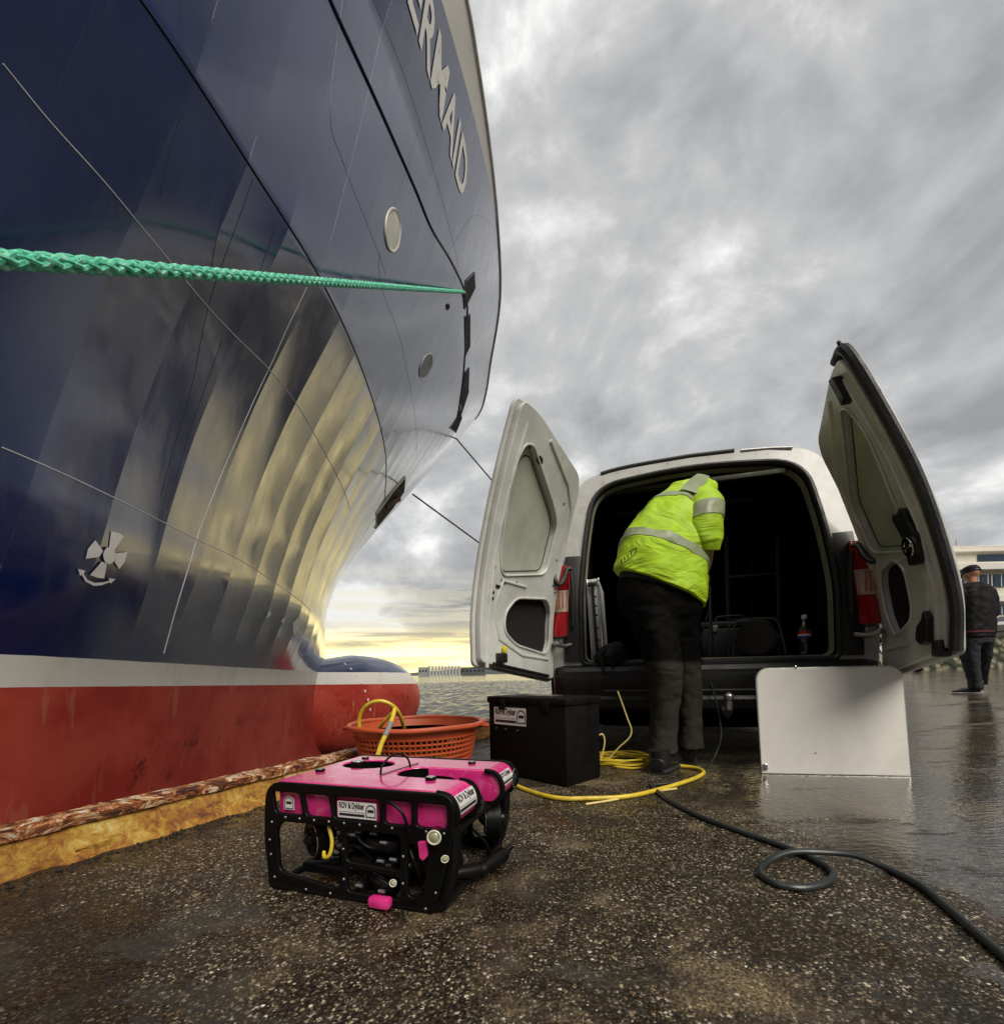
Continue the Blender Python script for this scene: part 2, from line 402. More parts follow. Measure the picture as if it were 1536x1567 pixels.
M_ground = mat('wet_asphalt', (.1, .09, .07), .4, fn=ground_fn)
def water_fn(t, b, oc):
    h1 = t.noise(t.scale(oc, (1.0, 1.0, 1)), 1.8, 6, .66, .6); h2 = t.noise(t.scale(oc, (.3, .3, 1)), 1.0, 4, .6, .4); h3 = t.noise(oc, 6.5, 4, .6)
    h = t.math('ADD', t.math('ADD', t.math('MULTIPLY', h1, .35), t.math('MULTIPLY', h3, .06)), h2)
    t.put(b.inputs['Normal'], t.node('ShaderNodeBump', {'Strength': 1.0, 'Distance': .35, 'Height': h}))
    b.inputs['Roughness'].default_value = .12; b.inputs['IOR'].default_value = 1.33
    t.put(b.inputs['Base Color'], t.mix(h1, (.008, .013, .011), (.022, .030, .026)))
M_water = mat('sea_water', (.02, .03, .03), .1, fn=water_fn)

def hull_fn(t, b, oc):
    sp = t.node('ShaderNodeSeparateXYZ', {0: oc}).outputs; s = sp[1]; z = sp[2]
    edge = t.math('MULTIPLY', t.math('SUBTRACT', t.noise(oc, 9.0, 4), .5), .006)
    zl = t.math('ADD', t.math('SUBTRACT', .375, t.math('MULTIPLY', s, .0235)), edge); zt = t.math('ADD', t.math('SUBTRACT', .60, t.math('MULTIPLY', s, .012)), edge)
    streak = t.noise(t.scale(oc, (3.0, 3.0, .35)), 3.0, 6, .6); blot = t.noise(oc, 1.2, 8, .62, .5)
    navy = t.mix(t.mr(blot, .3, .7), (.0020, .0085, .068), (.0034, .013, .095))
    navy = t.mix(t.math('MULTIPLY', t.mr(streak, .56, .72), .25), navy, (.05, .055, .06))
    scuff = t.mr(t.noise(t.scale(oc, (1, 1.2, 3.0)), 7.0, 9, .75, 1.0), .60, .68)
    low = t.math('MULTIPLY', t.mr(z, 1.6, .75), t.mr(s, -4.0, -.5))
    navy = t.mix(t.math('MULTIPLY', scuff, t.math('MULTIPLY', low, .6)), navy, (.32, .30, .27))
    white = t.mix(t.math('MULTIPLY', t.mr(streak, .5, .7), .35), (.74, .72, .66), (.50, .47, .40))
    red = t.mix(t.mr(blot, .38, .62), (.38, .034, .024), (.50, .074, .050))
    red = t.mix(t.math('MULTIPLY', t.mr(t.noise(t.scale(oc, (1, 1, 1.0)), 2.0, 9, .72, .4), .54, .64), t.mr(z, .25, -.1)), red, (.13, .012, .010))
    red = t.mix(t.math('MULTIPLY', t.mr(streak, .58, .66), .35), red, (.55, .22, .14))
    scr = t.mr(t.noise(t.scale(oc, (2, 2, .5)), 11.0, 8, .7, .6), .61, .66)
    red = t.mix(t.math('MULTIPLY', scr, t.math('MULTIPLY', t.mr(s, -3.2, -1.2), .4)), red, (.62, .36, .26))
    gt = lambda a, c: t.math('GREATER_THAN', a, c)
    c = t.mix(gt(z, zl), red, white); c = t.mix(gt(z, zt), c, navy)
    zw = t.mr(s, -2.2, .9, 7.74, 8.36, False)
    c = t.mix(gt(z, zw), c, (.66, .65, .61))
    t.put(b.inputs['Base Color'], c)
    nv = t.math('MULTIPLY', gt(z, zt), t.math('LESS_THAN', z, zw))
    rn = t.mr(streak, .3, .75, .16, .30)
    t.put(b.inputs['Roughness'], t.node('ShaderNodeMix', {0: nv, 2: .45, 3: rn}).outputs[0])
    b.inputs['Specular IOR Level'].default_value = .25; b.inputs['IOR'].default_value = 1.5
    t.put(b.inputs['Coat Weight'], nv); b.inputs['Coat IOR'].default_value = 2.1; t.put(b.inputs['Coat Roughness'], t.mr(streak, .3, .75, .09, .19))
    hgt = t.math('ADD', t.math('MULTIPLY', blot, .6), t.math('MULTIPLY', t.noise(oc, 5.0, 4), .22))
    b0 = t.node('ShaderNodeBump', {'Strength': .08, 'Distance': .02, 'Height': hgt})
    # plating between frames: hollow bands that meet at crisp frame lines
    ph = t.math('DIVIDE', t.math('SUBTRACT', s, t.math('MULTIPLY', z, .22)), .40); fr = t.math('FRACT', ph); fl = t.math('FLOOR', ph)
    rnd = t.node('ShaderNodeTexWhiteNoise', {'W': fl}, noise_dimensions='1D').outputs[0]
    para = t.math('MULTIPLY', t.math('MULTIPLY', fr, t.math('SUBTRACT', 1.0, fr)), t.math('ADD', -.018, t.math('MULTIPLY', rnd, -.018)))
    tilt = t.math('MULTIPLY', t.math('MULTIPLY', t.math('SUBTRACT', rnd, .5), fr), .011)
    mk = t.math('MULTIPLY', t.math('MULTIPLY', t.mr(z, .75, 1.1), t.mr(z, 4.3, 3.5, .14, 1.0)), t.mr(s, -6.0, -3.4, .22, 1.0))
    hb_ = t.math('MULTIPLY', t.math('ADD', para, tilt), mk)
    t.put(b.inputs['Normal'], t.node('ShaderNodeBump', {'Strength': 1.0, 'Distance': 1.0, 'Height': hb_, 'Normal': b0}))
    t.put(b.inputs['Coat Normal'], t.node('ShaderNodeBump', {'Strength': 1.0, 'Distance': 1.0, 'Height': hb_, 'Normal': b0}))
M_hull = mat('hull_paint', (.02, .03, .08), .2, fn=hull_fn)
M_seam = mat('bare_weld', (.60, .62, .66), .5)
M_seamd = mat('navy_weld', (.012, .018, .035), .35)
M_black = mat('black_rubber', (.012, .012, .012), .5, bump=.2, bscale=60)
M_dark = mat('dark_recess', (.004, .004, .004), .9)
M_white = mat('white_marking', (.86, .85, .81), .5, var=.03, vscale=14, dirt=((.6, .58, .52), .3, 9))

# ------------------------------------------------------------------ ground, water
QX, QY, QA = -1.32, 1.18, R(24.9)
qe = Vector((math.sin(QA), math.cos(QA), 0)); qn = Vector((math.cos(QA), -math.sin(QA), 0))
def q(a, n, z=0.0): return Vector((QX, QY, 0)) + qe * a + qn * n + Vector((0, 0, z))
def gz(x, y):
    k = min(1, max(0, (x - 2.4) / 3.6)); k = k * k * (3 - 2 * k); far = min(1, max(0, (y - 8) / 40))
    return .12 * k + .10 * far * k
rows = []
al = [-12, -6, -3, -1, 0, 1, 2, 3, 4, 5, 6, 8, 10, 12, 15, 20, 30, 45, 70, 110, 160]
nl = [0, .5, 1, 1.5, 2, 2.5, 3, 3.5, 4, 4.5, 5, 5.5, 6, 7, 8, 10, 14, 20, 30, 50, 90, 160]
for a in al:
    r = []
    for n in nl:
        p = q(a, n); p.z = gz(p.x, p.y); r.append(p)
    rows.append(r)
tag(MB().grid(rows).build('ground', M_ground, fix=False), kind='structure')
M_conc = mat('quay_concrete', (.16, .14, .11), .8, bump=.6, bscale=14, var=.3)
w = MB(); w.grid([[q(a, -.10, z) for a in (-12, 0, 160)] for z in (.05, -3.2)])
tag(w.build('quay_wall_face', M_conc, smooth=False), kind='structure')
w = MB(); S_ = 4000; Z0 = -1.3
def wz(x, y):
    f_ = min(1, max(0, (130 - y) / 40)) * min(1, max(0, (x + 45) / 10)) * min(1, max(0, (40 - x) / 8)); N_ = noise_w
    return Z0 + f_ * (.11 * N_(Vector((x * .55, y * .42, 1.7))) + .075 * N_(Vector((x * 1.5 + 5, y * 1.2, 4.2))) + .035 * N_(Vector((x * 3.3, y * 2.9, 9.1))))
xs_ = [-S_, -45] + [-44.8 + .22 * i for i in range(385)] + [40, S_]; ys_ = [-300, 0] + [.3 * i for i in range(1, 434)] + [131, S_]
w.grid([[Vector((x, y, wz(x, y))) for x in xs_] for y in ys_])
tag(w.build('water', M_water, fix=False), kind='structure')
M_hill = mat('far_hills', (.07, .085, .09), .9, var=.2, vscale=.01)
w = MB(); random.seed(3); hl = []
for i in range(90):
    x = -1900 + i * 45; hgt = 14 + 10 * math.sin(i * .35) + 8 * math.sin(i * .13 + 1) + random.random() * 5
    hl.append([Vector((x, 1500, -2)), Vector((x, 1560, hgt * .6)), Vector((x, 1700, hgt)), Vector((x, 1900, -2))])
w.grid(hl); tag(w.build('hills', M_hill), kind='structure')

# far shore industry
def px_house(name, x0, x1, yt, Y, m, label, cat, group=None, dpt=12, roofm=None, wins=0):
    a = P(x0, yt, Y); b = P(x1, yt, Y); base = -1.3 if Y > 200 else .1
    cx, wd, h = (a.x + b.x) / 2, abs(b.x - a.x), a.z - base
    t = thing(name, label, cat, (cx, Y, base), 0, group)
    MB().box((0, dpt / 2, h / 2), (wd, dpt, h)).build('wall', m, t, smooth=False, local=True)
    MB().box((0, dpt / 2, h + .25), (wd + .6, dpt + .6, .5)).build('roof', roofm or M_hill, t, smooth=False, local=True)
    if wins:
        for k in range(wins): MB().box(((k + .5) / wins * wd - wd / 2, -.08, h * .6), (wd / wins * .5, .1, h * .25)).build('window', M_dark, t, smooth=False, local=True)
    return t
M_silo = mat('silo_metal', (.50, .50, .47), .5, var=.1, vscale=.2); M_shed = mat('shed_cladding', (.34, .35, .34), .7, vscale=.1); M_shedd = mat('dark_shed_cladding', (.10, .11, .12), .7, vscale=.1)
px_house('warehouse', 705, 742, 1022.5, 620, M_shedd, 'low dark warehouse on the far shore, between the silos and the open van door', 'warehouse', wins=6)
px_house('warehouse', 640, 654, 1022, 620, M_shed, 'small pale warehouse on the far shore, left of the row of silos', 'warehouse', wins=3)
px_house('warehouse', 838, 852, 1019.5, 620, M_silo, 'pale warehouse on the far shore seen in the gap between open door and tail light', 'warehouse', wins=3)
for k in range(10):
    a = P(657 + k * 5, 1018.5 + (k % 3) * .3, 600)
    t = thing('silo', 'grey silo on the far shore, number %d of ten counted from the left' % (k + 1) if 0 < k < 9 else ('leftmost grey silo in the row on the far shore' if k == 0 else 'rightmost grey silo in the row on the far shore'), 'silo', (a.x, 600, -1.3), 0, 'silos on the far shore')
    hh = a.z + 1.3
    MB().lathe([(1.7, 0), (1.7, hh * .9)], 14).build('shell', M_silo, t, local=True)
    MB().lathe([(1.75, hh * .9), (.4, hh)], 14).build('cap', M_shed, t, local=True)

# ------------------------------------------------------------------ quay kerb
def kerb_fn(t, b, oc):
    n = t.noise(oc, 3.5, 9, .68, .6); n2 = t.noise(oc, 26, 10, .78, .8)
    c = t.ramp(t.math('ADD', t.math('MULTIPLY', n, .5), t.math('MULTIPLY', n2, .5)), [(.36, (.015, .007, .003)), (.43, (.20, .060, .010)), (.48, (.34, .14, .016)), (.53, (.46, .27, .035)), (.58, (.58, .40, .10)), (.63, (.66, .57, .34)), (.68, (.16, .08, .025))])
    t.put(b.inputs['Base Color'], c); b.inputs['Roughness'].default_value = .6
    t.put(b.inputs['Normal'], t.node('ShaderNodeBump', {'Strength': .8, 'Distance': .012, 'Height': n2}))
def rust_fn(t, b, oc):
    n = t.noise(t.scale(oc, (1, 1, 2.2)), 13, 10, .8, 1.4); 
    c = t.ramp(n, [(.38, (.010, .005, .004)), (.45, (.07, .015, .006)), (.49, (.34, .085, .016)), (.53, (.50, .20, .045)), (.56, (.72, .62, .44)), (.60, (.82, .77, .62)), (.66, (.20, .05, .015))])
    t.put(b.inputs['Base Color'], c); b.inputs['Roughness'].default_value = .65
    t.put(b.inputs['Normal'], t.node('ShaderNodeBump', {'Strength': 1.0, 'Distance': .012, 'Height': n}))
M_kerb = mat('worn_yellow_paint', (.4, .25, .05), fn=kerb_fn); M_rust = mat('flaking_rust', (.3, .1, .02), fn=rust_fn)
def hsh(a, k): return math.sin(a * 12.9898 + k * 78.233) * 43758.5453 % 1
def sn(a, k, f):
    x = a * f; i = math.floor(x); u = x - i; u = u * u * (3 - 2 * u); return hsh(i, k) * (1 - u) + hsh(i + 1, k) * u - .5
kerb = thing('quay_kerb', 'low yellow painted quay kerb with a flaking rusty steel lip beside the ship', 'kerb', tuple(q(0, 0)))
def kerb_strip(prof, amp):
    A = [-3 + .015 * i for i in range(560)] + [5.4, 7, 10, 20, 60]
    return [[q(a, n + (sn(a, 5 * j, 9) * .6 + sn(a, 5 * j + 1, 31) * .4) * amp[j], z + (sn(a, 5 * j + 2, 12) * .6 + sn(a, 5 * j + 3, 43) * .4) * amp[j]) for j, (n, z) in enumerate(prof)] for a in A]
MB().grid(kerb_strip([(.035, -.01), (.012, .012), (-.004, .03), (-.018, .06), (-.030, .092), (-.075, .10), (-.105, .098), (-.105, -.3)], [.045, .034, .018, .012, .008, .005, .003, 0])).build('kerb_face', M_kerb, kerb)
MB().grid(kerb_strip([(-.034, .090), (-.020, .094), (-.019, .118), (-.027, .126), (-.070, .128), (-.075, .124), (-.108, .125), (-.112, .09)], [.004, .006, .006, .006, .007, .006, .006, .003])).build('steel_lip', M_rust, kerb)
M_grit = mat('black_grit', (.012, .010, .008), .55, bump=1, bscale=90, var=.5)
mb = MB()
for i in range(1500):
    a = random.uniform(-1.2, 4.5); n = abs(random.gauss(0, .055)) + .02; r = random.uniform(.0015, .0045) * (2 if random.random() < .08 else 1)
    mb.ell(q(a, n, r * .3), (r * 1.3, r, r * .6), n=6, m=4)
tag(mb.build('grit', M_grit), 'dark grit and small stones washed up along the foot of the yellow quay kerb', 'grit', kind='stuff')

# ------------------------------------------------------------------ the ship
ship_o = thing('ship', 'large ship with navy hull, white stripe and red underbody moored along the quay', 'ship', (FX, FY, 0), -HD)
Ls = [34 * (k / 300) ** 2 for k in range(301)]
Zs = sorted(set([-2.5 + 3 * i / 14 for i in range(15)] + [.5 + 3.3 * i / 72 for i in range(73)] + [3.8 + 2.6 * i / 40 for i in range(41)] + [6.4 + 2.0 * i / 20 for i in range(21)]))
hb = MB()
star = [[Vector((halfb(STEM(z) - L, z) + ripple(STEM(z) - L, z), STEM(z) - L, z)) for L in Ls] for z in Zs]
hb.grid(star); hb.grid([[Vector((-p.x, p.y, p.z)) for p in r] for r in star])
hb.build('hull', M_hull, ship_o, local=True, ang=22)
top = star[-1]; M_deck = mat('green_deck', (.05, .12, .08), .7)
MB().grid([[Vector((sg_ * (halfb(STEM(7.4) - L, 7.4) - .03), STEM(7.4) - L, 7.4)) for L in Ls] for sg_ in (1, -1)]).build('deck', M_deck, ship_o, local=True)
# bulb
def bulb_pt(a, th):
    k = max(0, (a + 1.2) / 3.95); rr = max(0, 1 - max(0, (k - .45) / .55) ** 2.4) ** .5
    rz = .93 * rr * (.72 + .28 * min(1, k / .45)); rx = .66 * rr * (.55 + .45 * min(1, k / .45))
    return Vector((rx * math.cos(th), a, .02 + rz * math.sin(th) * (1 if math.sin(th) > 0 else 1.15)))
AA = [-1.2 + 3.95 * (1 - (1 - i / 46) ** 1.7) for i in range(47)]
MB().grid([[bulb_pt(a, 2 * math.pi * k / 48) for k in range(48)] for a in AA], closed=True).build('bulbous_bow', M_hull, ship_o, local=True)
# superstructure above the bulwark (white)
M_sup = mat('white_ship_paint', (.70, .69, .65), .4, dirt=((.40, .30, .18), .35, 4))
sup = MB().box((0, -15, 9.0), (7.0, 16, 3.2), bev=.15).build('deckhouse', M_sup, ship_o, local=True); ROOTM[sup] = ROOTM[ship_o]
for k in range(6):
    MB().box((3.52, -9 - k * 2.2, 9.4), (.06, 1.2, .7), bev=.02).build('window', M_dark, sup, local=True)
# rubbing strakes, weld seams
def on_hull(pts, r, name, m, off=0, n=8, sub=10, parent=ship_o):
    cp = catmull([Vector((s, z, 0)) for s, z in pts], sub)
    return MB().tube([hp(p.x, p.y, off) for p in cp], r, n).build(name, m, parent, local=True)
def levelline(z, s0, s1, dz=0.0, n=40): return [(s0 + (s1 - s0) * i / n, z + dz * i / n) for i in range(n + 1)]
on_hull([p for p in [hull_hit(*k) for k in ((470, -90), (505, 1), (550, 100), (600, 210), (635, 290), (660, 350), (690, 400), (713, 455), (714, 500), (711, 545), (707, 590), (699, 640))] if p], .011, 'rubbing_strake', M_seamd, .006)
on_hull(levelline(3.8, 1.2, -12), .006, 'knuckle_bar', M_seamd, .002, sub=3)
on_hull(levelline(8.38, 6.0, -14), .028, 'bulwark_rail', M_sup, 0, sub=3)
pxl = lambda pts: [hull_hit(*p) for p in pts]
def zoomed(pts, sc, ox, oy): return [(x / sc + ox, y / sc + oy) for x, y in pts]
K0 = pxl([(2, 100), (75, 185), (150, 270), (225, 360), (300, 450), (360, 515), (410, 565), (455, 620), (500, 700), (535, 780)])
LO = pxl([(2, 685), (75, 716), (150, 750), (225, 787), (300, 825), (375, 862), (440, 905), (475, 935)])
for pts in (K0, LO): on_hull([p for p in pts if p], .0034, 'weld_seam', M_seam, .001, 6)
on_hull([p for p in pxl([(250, 1000), (275, 910), (300, 825), (330, 745), (365, 665), (410, 565), (440, 500), (468, 440)]) if p], .0035, 'weld_seam', M_seam, .001, 6)
for pl in ([(523, 0), (505, 170), (525, 250), (560, 340), (590, 420)], [(570, 0), (620, 120), (660, 250), (700, 400)], [(690, 380), (725, 330), (755, 345)], [(640, 200), (600, 330), (580, 420), (612, 520), (632, 620), (637, 700)]):
    pts = [p for p in pxl(pl) if p]
    if len(pts) > 1: on_hull(pts, .0016, 'weld_seam', M_seamd, .0004, 6)
for pl in ([(290, 140), (262, 220), (245, 300)], [(365, 250), (335, 345), (318, 430)], [(420, 350), (395, 420)], [(385, 275), (330, 430), (290, 600), (245, 760)], [(340, 520), (290, 660), (255, 780)]):
    pts = [p for p in pxl(pl) if p]
    if len(pts) > 1: on_hull(pts, .0022, 'weld_seam', M_seamd, .0, 6)
def patch(loop, name, m, off=.006, parent=ship_o, rim=None, rimm=None):
    """loop of (s,z): a thin plate that follows the plating"""
    bm = bmesh.new(); vs = [bm.verts.new((s, z, 0)) for s, z in loop]; f = bm.faces.new(vs)
    bmesh.ops.triangulate(bm, faces=[f])
    cut_and(bm); vv = [hp(v.co.x, v.co.y, off) for v in bm.verts]; bm.verts.index_update()
    mb = MB(); mb._add(vv, [[v.index for v in f.verts] for f in bm.faces]); bm.free()
    o = mb.build(name, m, parent, local=True, smooth=True, ang=0)
    if rim: MB().tube([hp(s, z, off * .5) for s, z in loop], rim, 8, closed=True).build('rim', rimm or M_seam, o, local=True)
    return o
def cut_and(bm, st=.08):
    for ax in (0, 1):
        lo = min(v.co[ax] for v in bm.verts); hi = max(v.co[ax] for v in bm.verts); k = math.ceil(lo / st)
        while k * st < hi:
            no = [0, 0, 0]; no[ax] = 1; co = [0, 0, 0]; co[ax] = k * st
            bmesh.ops.bisect_plane(bm, geom=bm.verts[:] + bm.edges[:] + bm.faces[:], plane_co=co, plane_no=no, dist=1e-5); k += 1
def pell(cx, cy, rx, ry, tilt=0, n=24):
    return [(cx + rx * math.cos(a) * math.cos(tilt) - ry * math.sin(a) * math.sin(tilt), cy + rx * math.cos(a) * math.sin(tilt) + ry * math.sin(a) * math.cos(tilt)) for a in [2 * math.pi * k / n for k in range(n)]]
M_oval = mat('pale_hawse_plate', (.55, .54, .48), .45, var=.12)
M_ovald = mat('grey_hawse_plate', (.17, .17, .16), .5)
patch(pxl(pell(600, 352, 11.5, 33)), 'hawse_plate', M_oval, .008, rim=.012, rimm=M_oval)
patch(pxl(pell(651, 560, 8, 20, R(18))), 'hawse_plate', M_ovald, .008, rim=.010, rimm=M_seam)
for lp in ([(712, 430), (725, 417), (726, 440), (710, 472), (708, 450)], [(711, 485), (718, 481), (718, 530), (712, 543)], [(711, 570), (717, 563), (716, 600), (706, 632), (705, 615)], [(688, 655), (700, 638), (703, 622), (706, 640), (697, 662)],
           [(682, 468), (686, 463), (687, 470), (683, 476)]):
    pp = [hull_hit(*p) for p in lp]
    if all(pp): patch(pp, 'fairlead', M_dark, .012, rim=.012 if lp[0][0] != 682 else None, rimm=M_seamd)
pp = [hull_hit(*p) for p in [(574, 808), (576, 786), (600, 752), (619, 730), (617, 752), (598, 780)]]
if all(pp):
    pk = patch(pp, 'anchor_pocket', M_dark, .012, rim=.02, rimm=M_oval)
    ap = hull_hit(598, 768); c = hp(*ap, .03); mr_ = mat('anchor_iron', (.10, .045, .03), .7, bump=.6)
    MB().tube([c + Vector((0, -.22, -.15)), c + Vector((0, .22, .15))], .05, 8).build('anchor', mr_, pk, local=True)
# the name
def hull_text(s, s0, s1, z0, z1):
    vs, fs = text_mesh(s, 1.0, 0, .018); 
    bm = bmesh.new(); bv = [bm.verts.new(v) for v in vs]
    for f in fs:
        try: bm.faces.new([bv[i] for i in f])
        except ValueError: pass
    x0 = min(v[0] for v in vs); x1 = max(v[0] for v in vs); y0 = min(v[1] for v in vs); y1 = max(v[1] for v in vs)
    for v in bm.verts: v.co = Vector((s0 + (v.co.x - x0) / (x1 - x0) * (s1 - s0), z0 + (v.co.y - y0) / (y1 - y0) * (z1 - z0), 0))
    bmesh.ops.remove_doubles(bm, verts=bm.verts[:], dist=1e-5); cut_and(bm, .06); bm.verts.index_update()
    mb = MB(); mb._add([hp(v.co.x, v.co.y, .009) for v in bm.verts], [[v.index for v in f.verts] for f in bm.faces]); bm.free()
    return mb.build('name_lettering', M_white, ship_o, local=True, ang=0)
hull_text('MERMAID', -3.12, -.84, 7.02, 7.54)
# thruster mark, bow marks
Z7 = lambda pts: pxl(zoomed(pts, 2.954, 0, 650))
mk = []
for lp in ([(497, 483), (530, 488), (555, 505), (508, 568), (487, 560)], [(423, 522), (462, 570), (443, 597), (380, 606), (393, 560)], [(505, 582), (568, 575), (556, 620), (531, 652), (498, 602)], [(453, 618), (475, 625), (463, 694), (430, 690), (400, 678)],
           [(345, 650), (375, 660), (366, 672), (385, 700), (420, 713), (455, 711), (485, 704), (482, 692), (512, 696), (490, 718), (488, 710), (450, 724), (415, 727), (378, 708), (358, 676), (352, 683)]):
    mk.append(lp)
mk.append([(483 + 28 * math.cos(a), 590 + 38 * math.sin(a)) for a in [2 * math.pi * k / 14 for k in range(14)]])
for i, lp in enumerate(mk): patch(Z7(lp), 'thruster_mark', M_white, .004 + .0015 * i)
for lp in ([(1198, 880), (1215, 835), (1222, 858)], [(1268, 885), (1288, 868), (1280, 902)], [(1322, 895), (1348, 868), (1352, 900), (1330, 960), (1320, 930)]): patch(Z7(lp), 'bow_mark', M_white, .004)
# draught ticks on the bulb
for i in range(9):
    a = .15 + i * .05; th = R(58 - i * 11); p = bulb_pt(a, th)
    MB().box((0, 0, 0), (.012, .035, .05), M=Matrix.Translation(p) @ Matrix.Rotation(-th, 4, 'Y'), bev=.003).build('draught_mark', M_white, ship_o, local=True)

# mooring lines
def M_rope_fn(t, b, oc):
    n = t.noise(oc, 45, 6, .7)
    t.put(b.inputs['Base Color'], t.ramp(n, [(.3, (.03, .30, .18)), (.48, (.08, .55, .36)), (.60, (.28, .74, .54)), (.70, (.62, .62, .38))]))
    t.put(b.inputs['Normal'], t.node('ShaderNodeBump', {'Strength': .9, 'Distance': .003, 'Height': t.noise(t.scale(oc, (1, 1, 1)), 160, 4, .7)}))
    b.inputs['Roughness'].default_value = .75
M_rope = mat('green_rope_fibre', (.05, .4, .25), .7, fn=M_rope_fn)
ro = thing('mooring_rope', 'thick green plaited mooring rope stretched from the quay up to the ship bow', 'rope', (-1.3, 0, 1.0))
A_ = P(712, 447, 7.02); B_ = P(0, 396, 1.10); dr = (A_ - B_).normalized(); Lr = (A_ - B_).length; ext = .75
U_ = dr.cross(Vector((0, 0, 1))).normalized(); V_ = dr.cross(U_)
mb = MB(); rc = .0128; nS = int((Lr + ext) * 54)
for k in range(8):
    sg = 1 if k < 4 else -1; path = []; N_ = nS
    for i in range(N_):
        l = -ext + (Lr + ext) * i / (N_ - 1); ph = sg * (l * 2 * math.pi / .27) + (k % 4) * math.pi / 2
        wv = math.cos(4 * (l * 2 * math.pi / .27)) * sg
        r = rc * (1 + .16 * wv); path.append(B_ + dr * l + (U_ * math.cos(ph) + V_ * math.sin(ph)) * r)
    mb.tube(path, .0086, 7)
mb.build('plait', M_rope, ro)
M_line = mat('dark_line', (.03, .03, .032), .7)
bol = thing('bollard', 'black mooring bollard on the quay edge behind the van', 'bollard', (5.1, 15.2, .1))
MB().lathe([(.26, 0), (.24, .05), (.14, .09), (.13, .38), (.22, .44), (.22, .50), (.1, .54)], 24).build('post', M_black, bol, local=True)
MB().box((0, 0, .02), (.7, .6, .04), bev=.01).build('base_plate', M_rust, bol, local=True)
for (p0, lab) in ((P(692, 664, 11.6), 'upper of two thin dark mooring lines running from the ship bow behind the van door'), (P(631, 756, 9.75), 'lower of two thin dark mooring lines, starting beside the anchor pocket of the ship')):
    p1 = Vector((5.1, 15.1, .5)); mb = MB(); mb.tube([p0.lerp(p1, i / 20) - Vector((0, 0, .0 * math.sin(math.pi * i / 20))) for i in range(21)], .018, 8)
    tag(mb.build('mooring_line', M_line), lab, 'mooring line')
# ------------------------------------------------------------------ the van
def dirty(name, base, rough, amt=.35, **k): return mat(name, base, rough, dirt=((.22, .17, .11), amt, 5), **k)
def vanpaint_fn(t, b, oc):
    sp = t.node('ShaderNodeSeparateXYZ', {0: oc}).outputs
    n = t.noise(oc, 6, 8, .65, .5); st = t.noise(t.scale(oc, (9, 9, 1.2)), 2.0, 7, .65)
    c = t.mix(t.mr(n, .35, .7), (.48, .49, .47), (.40, .40, .36))
    c = t.mix(t.math('MULTIPLY', t.mr(st, .52, .68), .45), c, (.34, .30, .22))
    c = t.mix(t.math('MULTIPLY', t.mr(t.noise(oc, 24, 8, .7), .62, .68), t.mr(sp[2], 1.45, 1.8)), c, (.28, .10, .04))
    t.put(b.inputs['Base Color'], c); b.inputs['Roughness'].default_value = .32; b.inputs['Coat Weight'].default_value = .4; b.inputs['Coat Roughness'].default_value = .12
M_van = mat('white_van_paint', (.7, .7, .68), .35, fn=vanpaint_fn)
M_inner = mat('door_inner_paint', (.60, .62, .59), .35, coat=.3, dirt=((.36, .33, .26), .22, 5), bump=.05, bscale=30)
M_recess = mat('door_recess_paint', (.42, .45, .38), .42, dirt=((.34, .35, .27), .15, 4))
M_plast = mat('black_plastic', (.010, .010, .010), .42, bump=.15, bscale=160)
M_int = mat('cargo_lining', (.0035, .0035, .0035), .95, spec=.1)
M_redl = mat('red_lens', (.36, .006, .006), .12, coat=.6, var=.06); M_clr = mat('clear_lens', (.62, .52, .46), .12, coat=.6, dirt=((.55, .16, .09), .6, 30))
M_steel = mat('worn_steel', (.42, .42, .41), .32, .9, dirt=((.16, .12, .08), .3, 20)); M_wood = mat('plywood_edge', (.22, .10, .05), .7, vscale=40)
M_tyre = mat('tyre_rubber', (.015, .015, .015), .8, bump=.5, bscale=60); M_glass = mat('dark_glass', (.01, .012, .014), .05, coat=1)
M_chrome = mat('bright_metal', (.75, .75, .74), .16, 1.0)
VRZ = R(-16.2)
van = thing('van', 'white panel van with both rear doors open and black cargo bay', 'van', (1.175, 2.66, 0), VRZ)
def sl(z): return .30 * max(0, (z - .75) / 1.1) ** 1.5 if z > .75 else 0.0
def mapped(vs, fs, f, cuts=(), axis=1):
    bm = bmesh.new(); bv = [bm.verts.new(v) for v in vs]
    for q_ in fs:
        try: bm.faces.new([bv[i] for i in q_])
        except ValueError: pass
    for cv_ in cuts:
        co = [0, 0, 0]; no = [0, 0, 0]; co[axis] = cv_; no[axis] = 1
        bmesh.ops.bisect_plane(bm, geom=bm.verts[:] + bm.edges[:] + bm.faces[:], plane_co=co, plane_no=no, dist=1e-5)
    bm.verts.index_update(); o = [f(v.co) for v in bm.verts], [[v.index for v in q_.verts] for q_ in bm.faces]; bm.free(); return o
ZC = [.75 + .07 * i for i in range(18)]
def prof(w=.872, k=1.0, z0=.32):
    h = [(w - .01, z0), (w, .5), (w + .008, .7), (w, 1.0), (w - .02, 1.2), (w - .075, 1.52), (w - .115, 1.70), (w - .18, 1.83), (w - .30, 1.885), (w - .5, 1.915), (0, 1.93)]
    h = [(x, z if z < .6 else .6 + (z - .6) * k) for x, z in h]
    h = [(p.x, p.y) for p in catmull([(x, z, 0) for x, z in h], 3)]
    return [(-x, z) for x, z in h] + [(x, z) for x, z in h[::-1][1:]]
